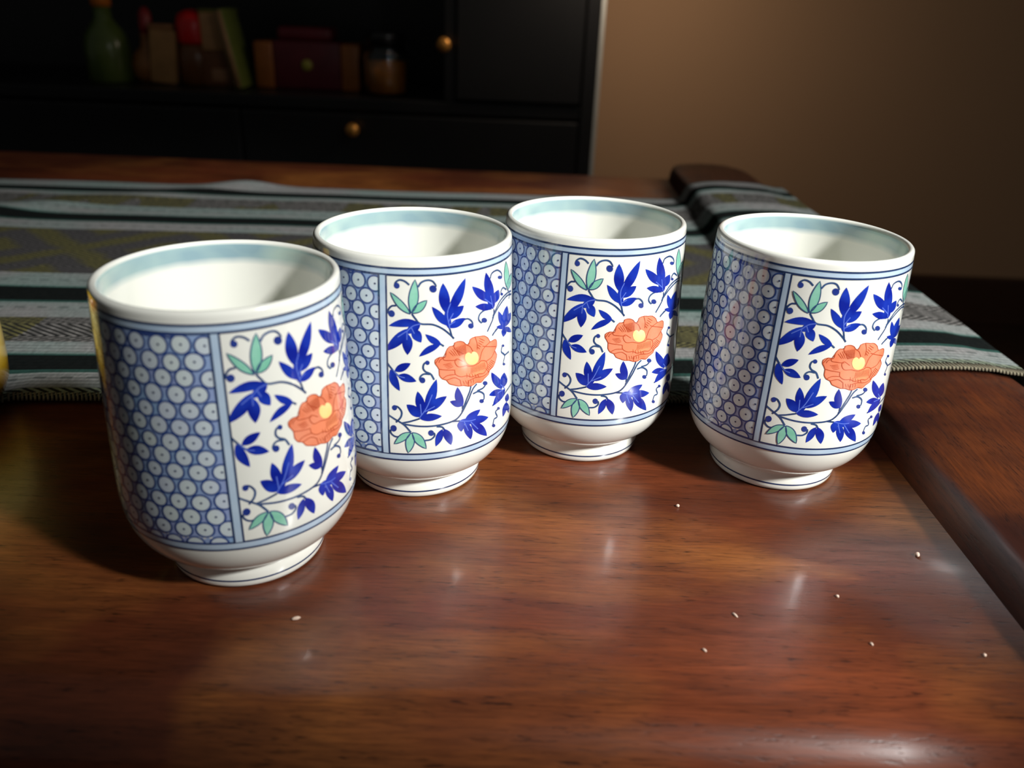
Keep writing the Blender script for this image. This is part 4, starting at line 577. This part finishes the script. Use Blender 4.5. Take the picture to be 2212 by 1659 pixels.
FW, FULL = 57.0, 180 * SMM                                # flower panel width, one repeat of the two panels
def make_cup(loc, rz, label):
    t = thing('teacup', label, 'cup', loc, rz, 'four matching porcelain teacups')
    body = obj('cup_body', cup_body(), PORC, t)
    d = Decal()                                           # the bands and border lines
    full = 360 * SMM
    def ring(z0, z1, mat, off):
        d.polys([[(a, z0), (a + full / 8, z0), (a + full / 8, z1), (a, z1)] for a in [full / 8 * i for i in range(8)]], mat, off)
    ring(84.3, 86.9, G_PALE, 5e-5); ring(21.7, 24.5, G_PALE, 5e-5)
    for z0, z1 in ((86.35, 87.0), (84.3, 84.95), (24.0, 24.65), (21.6, 22.25)): ring(z0, z1, G_LINE, 9e-5)
    ring(2.6, 3.2, G_LINE, 6e-5)
    for rep in (0, FULL):
        for a0, a1 in ((-2.3, 0.25), (FW - 0.25, FW + 2.3)):
            d.polys([[(rep + a0, 24.4), (rep + a1, 24.4), (rep + a1, 84.4), (rep + a0, 84.4)]], G_PALE, 11e-5)
        for a in (-2.25, 0.1, FW - 0.1, FW + 2.25):
            d.polys([[(rep + a - 0.27, 24.4), (rep + a + 0.27, 24.4), (rep + a + 0.27, 84.4), (rep + a - 0.27, 84.4)]], G_LINE, 14e-5)
    d.build('band_lines', t)
    rnd = random.Random(5)
    for rep in (0, FULL):
        h = Decal()                                       # honeycomb of dotted circles
        a0, a1 = rep - (FULL - FW) + 2.3, rep - 2.3
        h.polys([[(a0, 24.4), (a1, 24.4), (a1, 84.4), (a0, 84.4)]], G_BASE, 3e-5)
        cells, rings, dots = [], [], []
        i = 0
        while True:
            s0 = rep - 3.4 - 2.97 * i
            if s0 < a0 + 0.4: break
            z0 = (37.7 if i % 2 == 0 else 33.3) - 8.8 * 2
            for kk in range(10):
                zc = z0 + 8.8 * kk + rnd.uniform(-.25, .25)
                if zc < 23.6 or zc > 86: continue
                sc = s0 + rnd.uniform(-.22, .22); rr = rnd.uniform(2.28, 2.55); ry = rr * rnd.uniform(0.94, 1.06)
                if abs(zc - 24) < 2.4 or abs(zc - 85) < 1.5: ry *= 0.9
                pts = [(min(max(sc + rr * cos(2 * pi * q / 22), a0), a1), min(max(zc + ry * sin(2 * pi * q / 22), 24.5), 84.3)) for q in range(22)]
                cells.append(pts)
                rings.append(pts + [pts[0], pts[1]])
                if 25.5 < zc < 83.5: dots.append([(sc + .05 + .36 * cos(q), zc + .33 * sin(q)) for q in [2 * pi * w / 8 for w in range(8)]])
            i += 1
        h.polys(cells, G_CELL, 6e-5)
        h.lines(rings, G_RING, 9e-5, width=0.54)
        h.polys(dots, G_DOT, 11e-5)
        h.build('honeycomb_panel', t)
    for rep in (0, FULL):
        l = Decal(); f = Decal()
        sh = lambda P: [(a + rep, b) for a, b in P]
        l.lines([(w_ * 2.2, sh(P)) for w_, P in MOTIF['stem']], G_STEM, 5e-5)
        l.polys([sh(P) for P in MOTIF['blob']], G_BLOB, 6e-5)
        l.polys([sh(P) for P in MOTIF['blue']], G_BLUE, 7e-5)
        l.lines([(w_ * 1.5, sh(P)) for w_, P in MOTIF['vein']], G_VEIN, 9e-5)
        l.polys([sh(P) for P in MOTIF['green']], G_GREEN, 8e-5)
        l.lines([sh(P) + [sh(P)[0]] for P in MOTIF['green']], G_STEM, 10e-5, width=0.34)
        f.polys([sh(MOTIF['flower'])], G_ORANGE, 6e-5)
        f.polys([sh(MOTIF['inner'])], G_ORL, 8e-5)
        f.polys([sh(MOTIF['small'])], G_ORANGE, 9e-5)
        f.lines([sh(MOTIF['flower']) + [sh(MOTIF['flower'])[0]]] + [sh(P) for P in MOTIF['petal']], G_PET, 11e-5, width=0.25)
        f.lines([sh(P) for P in MOTIF['hatch']], G_PET, 10e-5, width=0.24, taper=True)
        f.polys([sh(MOTIF['heart'])], G_YEL, 13e-5)
        l.build('leaf_scroll', t)
        fo = f.build('orange_flower', t)
        fo['label'] = 'painted coral-orange flower with a pale yellow heart'
    return t

CUPS = [((-0.0814, 0.2142), -72.2, 'front-most porcelain teacup at the left, nearest the camera, broad honeycomb panel facing forward'),
        ((-0.0345, 0.2659), -97.6, 'second porcelain teacup from the left, partly behind the front-most cup'),
        ((0.0279, 0.2952), -109.7, 'third porcelain teacup from the left, the one farthest back, right of centre'),
        ((0.1022, 0.2806), -117.4, 'right-most porcelain teacup, standing apart beside the raised wooden lip')]
first = None
for (cx, cy), rz, lab in CUPS:
    if first is None:
        first = make_cup((cx, cy, 0.0002), radians(rz), lab)
        continue
    c = first.copy(); C.objects.link(c)
    c.location = (cx, cy, 0.0002); c.rotation_euler = (0, 0, radians(rz)); c['label'] = lab
    for ch in list(first.children):
        k_ = ch.copy(); C.objects.link(k_); k_.parent = c

# ------------------------------------------------------------------ yellow jar at the left edge
n = N('yellow_and_orange_glaze')
co = n.coord(); z = n.sep(co)[2]
wob = n.noise(co, 45, 3, 0.5, 0.8)
zz = n.math('ADD', z, n.math('MULTIPLY', n.math('SUBTRACT', wob, 0.5), 0.012))
n.set(Base_Color=n.ramp(n.mr(zz, 0.0, 0.055), [(0.0, S(150, 96, 14)), (0.30, S(190, 150, 24)), (0.55, S(238, 214, 120)), (0.66, S(240, 222, 140)), (0.76, S(226, 140, 20)), (0.88, S(244, 200, 16)), (1.0, S(246, 216, 20))]),
      Roughness=0.18, Coat_Weight=0.6, Coat_Roughness=0.05)
JAR = n.m
jar = thing('glazed_jar', 'small yellow and orange glazed jar cut off at the left edge of the picture', 'jar', (-0.2450, 0.2915, 0.0038))
bm = bmesh.new()
lathe(bm, [(0, 0), (0.034, 0), (0.0365, 0.001), (0.0385, 0.006), (0.0394, 0.014), (0.0396, 0.024), (0.0394, 0.034), (0.0388, 0.041), (0.0355, 0.0475), (0.0315, 0.0520), (0.027, 0.0528), (0.0262, 0.0522), (0.0258, 0.050), (0.034, 0.044), (0.0375, 0.036), (0.0375, 0.014), (0.03, 0.004), (0, 0.0035)], 72)
bmesh.ops.recalc_face_normals(bm, faces=list(bm.faces))
obj('jar_body', bm, JAR, jar)
bm = bmesh.new()
lathe(bm, [(0, 0.0505), (0.0250, 0.0505), (0.0252, 0.0528), (0.0245, 0.0545), (0.018, 0.0562), (0.008, 0.0572), (0.0052, 0.0590), (0.0068, 0.0620), (0.0060, 0.0650), (0, 0.0660)], 48)
bmesh.ops.recalc_face_normals(bm, faces=list(bm.faces))
obj('lid', bm, JAR, jar)

# ------------------------------------------------------------------ crumbs on the wood
CR = simple('pale_crumb', S(216, 190, 170), 0.8, 0.2, 900)
for x, y, l_, w_, a_, lab in [
    (-0.0580, 0.1796, 0.0020, 0.0007, 25, 'pink-brown crumb lying in front of the left-most cup'),
    (0.0678, 0.1888, 0.0017, 0.0005, 120, 'long pale sliver crumb in the open wood below the third cup'),
    (0.1012, 0.1991, 0.0009, 0.0006, 140, 'tiny pale crumb below and right of the right-most cup'),
    (0.1349, 0.2214, 0.0013, 0.0011, 0, 'round pinkish crumb nearest the shadow of the raised lip'),
    (0.0603, 0.2447, 0.0010, 0.0008, 30, 'tiny crumb on the wood between the two right cups'),
    (0.0560, 0.1738, 0.0012, 0.0005, 130, 'small pale crumb just left of and below the long sliver'),
    (0.1040, 0.1790, 0.0010, 0.0005, 120, 'small crumb on the right part of the table, above the front edge'),
    (0.1345, 0.1765, 0.0009, 0.0006, 70, 'last small crumb toward the lower right corner of the table')]:
    bm = bmesh.new()
    bmesh.ops.create_icosphere(bm, subdivisions=2, radius=1)
    for v in bm.verts:
        k_ = 1 + 0.3 * noise(v.co * 1.7 + Vector((x * 90, y * 90, 0)))
        v.co = Vector((v.co.x * l_ * k_ / 1.6, v.co.y * w_ * k_ / 1.3, max(v.co.z, -0.6) * w_ * 0.8 * k_))
    zmin = min(v.co.z for v in bm.verts)
    for v in bm.verts: v.co.z -= zmin
    o = obj('crumb', bm, CR, loc=(x, y, 0.0)); o.rotation_euler = (0, 0, radians(a_))
    tag(o, lab, 'crumb', 'crumbs on the table top')

# ------------------------------------------------------------------ added chair, unseen, put there to block lamp light from the table's near left
CHW = wood('chair_wood', S(60, 30, 16), S(96, 50, 26), S(120, 70, 34), rough=0.35, coat=0.1, axis='Y')
ch_ = thing('shade_chair', 'added unseen wooden chair with a solid panel back, placed to shade the table front', 'chair', (0.245, -0.33, FLOOR_Z))
def cp(name, *a, bev=0.006):
    return obj(name, box(bmesh.new(), *a, bev), CHW, ch_, smooth=False)
cp('seat', -0.20, 0.20, -0.22, 0.205, 0.43, 0.46)
for sx in (-1, 1):
    cp('leg', sx * 0.18 - 0.018, sx * 0.18 + 0.018, -0.20, -0.164, 0.0, 0.43)
    cp('leg', sx * 0.18 - 0.018, sx * 0.18 + 0.018, 0.165, 0.201, 0.0, 0.43)
    cp('back_post', sx * 0.184 - 0.016, sx * 0.184 + 0.016, 0.170, 0.200, 0.46, 0.80)
cp('back_panel', -0.168, 0.168, 0.176, 0.194, 0.46, 0.80)
cp('top_rail', -0.205, 0.205, 0.168, 0.202, 0.80, 0.878)

# ------------------------------------------------------------------ black cabinet in the background
BLK = simple('black_lacquer', S(20, 20, 21), 0.38, 0.25, 14)
cab = thing('display_cabinet', 'black cabinet with an open shelf standing behind the table at the left', 'cabinet', (0, 0, 0))
CXL, CXR, CY0, CY1, SH = -1.35, 0.104, 1.27, 1.604, 0.014
SI = SH + 0.0004
def part(name, *a, mat=BLK, bev=0.002, parent=cab, label=None):
    o = obj(name, box(bmesh.new(), *a, bev), mat, parent, smooth=False)
    if label: o['label'] = label
    return o
part('side_panel', CXR - 0.02, CXR, CY0, CY1, FLOOR_Z, 1.0)
part('side_panel', CXL, CXL + 0.02, CY0, CY1, FLOOR_Z, 1.0)
part('back_panel', CXL + 0.02, CXR - 0.02, CY1 - 0.012, CY1, FLOOR_Z, 1.0)
part('lit_edge_strip', CXR, CXR + 0.006, CY0, CY0 + 0.02, FLOOR_Z, 1.0, mat=simple('pale_grey_lit_edge', S(170, 172, 168), 0.5), bev=0.001, label='added pale grey strip for the lit wall edge')  # added strip, its pale grey stands in for the lit wall edge
part('top_panel', CXL, CXR, CY0, CY1, 1.0, 1.02)
part('shelf', CXL + 0.02, CXR - 0.02, CY0 + 0.004, CY1 - 0.012, SH - 0.018, SH)
part('divider', -0.118, -0.102, CY0 + 0.004, CY1 - 0.012, SH, 1.0)
part('upper_shelf', CXL + 0.02, -0.118, CY0 + 0.02, CY1 - 0.012, 0.30, 0.315)
BRASS = simple('brass_knob', S(214, 150, 70), 0.3, 0.1, 40, Metallic=0.6)
def knob(par, x, z, y):
    bm = bmesh.new()
    lathe(bm, [(0, 0), (0.005, 0), (0.004, 0.006), (0.006, 0.010), (0.0095, 0.014), (0.0100, 0.019), (0.0075, 0.023), (0, 0.0245)], 24)
    bmesh.ops.rotate(bm, verts=list(bm.verts), cent=(0, 0, 0), matrix=Matrix.Rotation(pi / 2, 3, 'X'))
    bmesh.ops.recalc_face_normals(bm, faces=list(bm.faces))
    o = obj('knob', bm, BRASS, par, loc=(x, y, z)); o['label'] = 'round brass knob'
    return o
d1 = part('door', -0.100, CXR - 0.022, CY0, CY0 + 0.018, SH + 0.004, 0.99)
knob(d1, -0.1166, 0.0936, CY0)
dr = part('drawer', -0.42, CXR - 0.022, CY0, CY0 + 0.018, -0.145, SH - 0.022)
knob(dr, -0.2517, -0.0286, CY0)
part('drawer', CXL + 0.022, -0.424, CY0, CY0 + 0.018, -0.145, SH - 0.022)
part('door', CXL + 0.022, -0.624, CY0, CY0 + 0.018, FLOOR_Z + 0.02, -0.149)
part('door', -0.620, CXR - 0.022, CY0, CY0 + 0.018, FLOOR_Z + 0.02, -0.149)

# ---- things on the shelf
def lathed(name, prof, mat, parent, seg=40):
    bm = bmesh.new(); lathe(bm, prof, seg)
    bmesh.ops.recalc_face_normals(bm, faces=list(bm.faces))
    return obj(name, bm, mat, parent)
X = lambda u: -0.827536 + 0.00073082 * u
b = thing('bottle', 'small green bottle with an orange cap on the cabinet shelf', 'bottle', (X(247), 1.36, SI))
lathed('bottle_body', [(0, 0), (0.030, 0), (0.033, 0.003), (0.0335, 0.05), (0.030, 0.068), (0.018, 0.084), (0.0125, 0.092), (0.0125, 0.108), (0, 0.108)], simple('green_glass', S(84, 100, 48), 0.25, 0.3, 40), b)
lathed('cap', [(0, 0.108), (0.0145, 0.108), (0.0145, 0.126), (0.013, 0.128), (0, 0.128)], simple('orange_cap', S(214, 120, 40), 0.4), b)
b = thing('jug', 'small brown jug with a red stopper beside the green bottle', 'jug', (X(323), 1.38, SI))
lathed('jug_body', [(0, 0), (0.020, 0), (0.027, 0.010), (0.029, 0.026), (0.023, 0.042), (0.012, 0.052), (0.010, 0.066), (0.012, 0.070), (0, 0.070)], simple('brown_glaze', S(150, 96, 46), 0.4, 0.3, 60), b)
lathed('stopper', [(0, 0.070), (0.009, 0.070), (0.011, 0.080), (0.009, 0.100), (0.004, 0.108), (0, 0.109)], simple('red_stopper', S(150, 40, 40), 0.4), b)
b = thing('packet', 'tan paper packet leaning on the shelf between jug and red-lidded jar', 'packet', (X(366), 1.35, SI))
bm = box(bmesh.new(), -0.020, 0.020, -0.009, 0.009, 0, 0.078, 0.004)
for v in bm.verts: v.co.y *= 1 - 0.75 * max(0, v.co.z / 0.078 - .1); v.co.x += 0.0
bmesh.ops.rotate(bm, verts=list(bm.verts), cent=(0.02, 0, 0), matrix=Matrix.Rotation(radians(4), 3, 'Y'))
obj('packet_body', bm, simple('tan_paper', S(176, 128, 76), 0.7, 0.3, 50), b)
obj('folded_top', box(bmesh.new(), -0.016, 0.022, -0.0035, 0.0035, 0.0785, 0.0865, 0.001), simple('kraft_fold', S(150, 100, 60), 0.7), b)
b = thing('jar', 'brown jar with a bright red round lid on the cabinet shelf', 'jar', (X(428), 1.37, SI))
lathed('jar_body', [(0, 0), (0.022, 0), (0.026, 0.004), (0.027, 0.040), (0.024, 0.056), (0.020, 0.060), (0, 0.060)], simple('brown_jar_glass', S(112, 66, 28), 0.3, 0.3, 60), b)
lathed('lid', [(0, 0.060), (0.0225, 0.060), (0.0245, 0.064), (0.0245, 0.088), (0.021, 0.100), (0.012, 0.106), (0, 0.108)], simple('red_lid', S(224, 24, 24), 0.35), b)
b = thing('box', 'brown shelf box, beneath the tan box', 'box', (X(486), 1.37, SI))
obj('carton', box(bmesh.new(), -0.026, 0.026, -0.02, 0.02, 0, 0.051, 0.002), simple('brown_carton', S(118, 70, 34), 0.6, 0.3, 60), b)
obj('label_patch', box(bmesh.new(), -0.013, 0.013, -0.0207, -0.0199, 0.008, 0.026, 0.0002), simple('pale_patch', S(170, 120, 84), 0.6), b)
b = thing('box', 'square tan box stacked on the brown box on the cabinet shelf', 'box', (X(486), 1.37, SI + 0.0516))
obj('carton', box(bmesh.new(), -0.025, 0.023, -0.019, 0.019, 0, 0.054, 0.002), simple('tan_carton', S(190, 140, 92), 0.6, 0.2, 60), b)
obj('lid', box(bmesh.new(), -0.0258, 0.0238, -0.0198, 0.0198, 0.054, 0.0580, 0.001), simple('olive_lid', S(110, 110, 40), 0.6), b)
b = thing('book', 'thin green and tan book leaning against the stacked boxes on the shelf', 'book', (X(548), 1.345, SI + 0.0025))
b.rotation_euler = (0, radians(-11), 0)
obj('cover', box(bmesh.new(), -0.011, 0.0, -0.034, 0.034, 0.0005, 0.112, 0.001), simple('green_cover', S(92, 104, 42), 0.5, 0.3, 40), b)
obj('pages', box(bmesh.new(), -0.0095, -0.0015, -0.0348, 0.030, 0.003, 0.110), simple('tan_pages', S(150, 112, 76), 0.7, 0.3, 60), b)
b = thing('box', 'wide dark red box with amber ends and a small gold emblem on the shelf', 'box', (X(670), 1.385, SI))
obj('chest_body', box(bmesh.new(), -0.052, 0.052, -0.03, 0.03, 0, 0.070, 0.003), simple('dark_red_lacquer', S(96, 22, 34), 0.45, 0.3, 40), b)
for s_ in (-1, 1):
    obj('end_cap', box(bmesh.new(), s_ * 0.067 - 0.0145, s_ * 0.067 + 0.0145, -0.031, 0.031, 0, 0.068, 0.003), simple('amber_wood', S(150, 86, 30), 0.45, 0.3, 60), b)
obj('lid', box(bmesh.new(), -0.045, 0.040, -0.028, 0.028, 0.0702, 0.090, 0.006), simple('red_lid_lacquer', S(104, 24, 36), 0.4, 0.3, 40), b)
bm = bmesh.new(); lathe(bm, [(0, 0), (0.0085, 0), (0.0075, 0.0015), (0, 0.002)], 20)
bmesh.ops.rotate(bm, verts=list(bm.verts), cent=(0, 0, 0), matrix=Matrix.Rotation(pi / 2, 3, 'X'))
bmesh.ops.recalc_face_normals(bm, faces=list(bm.faces))
obj('emblem', bm, simple('gold_emblem', S(170, 160, 60), 0.4), b, loc=(0.0, -0.030, 0.036))
b = thing('honey_jar', 'clear glass jar of amber honey at the right end of the shelf', 'jar', (X(843), 1.335, SI))
gn = N('clear_glass'); gn.set(Base_Color=(0.9, 0.97, 0.92, 1), Roughness=0.03, Transmission_Weight=1.0, IOR=1.45)
lathed('jar_glass', [(0, 0), (0.030, 0), (0.033, 0.003), (0.0335, 0.055), (0.030, 0.064), (0.026, 0.067), (0.026, 0.078), (0.0235, 0.078), (0.0235, 0.066), (0.030, 0.055), (0.0305, 0.005), (0.028, 0.003), (0, 0.003)], gn.m, b, 48)
lathed('honey', [(0, 0.0034), (0.0275, 0.0036), (0.0299, 0.006), (0.0296, 0.050), (0, 0.050)], simple('amber_honey', S(196, 112, 30), 0.25, 0.3, 50), b, 40)
lathed('lid', [(0, 0.0784), (0.0275, 0.0784), (0.0275, 0.0700), (0.0285, 0.0700), (0.0285, 0.0880), (0.0270, 0.0895), (0, 0.0895)], simple('dark_steel_lid', S(60, 60, 60), 0.25, Metallic=0.8), b, 40)
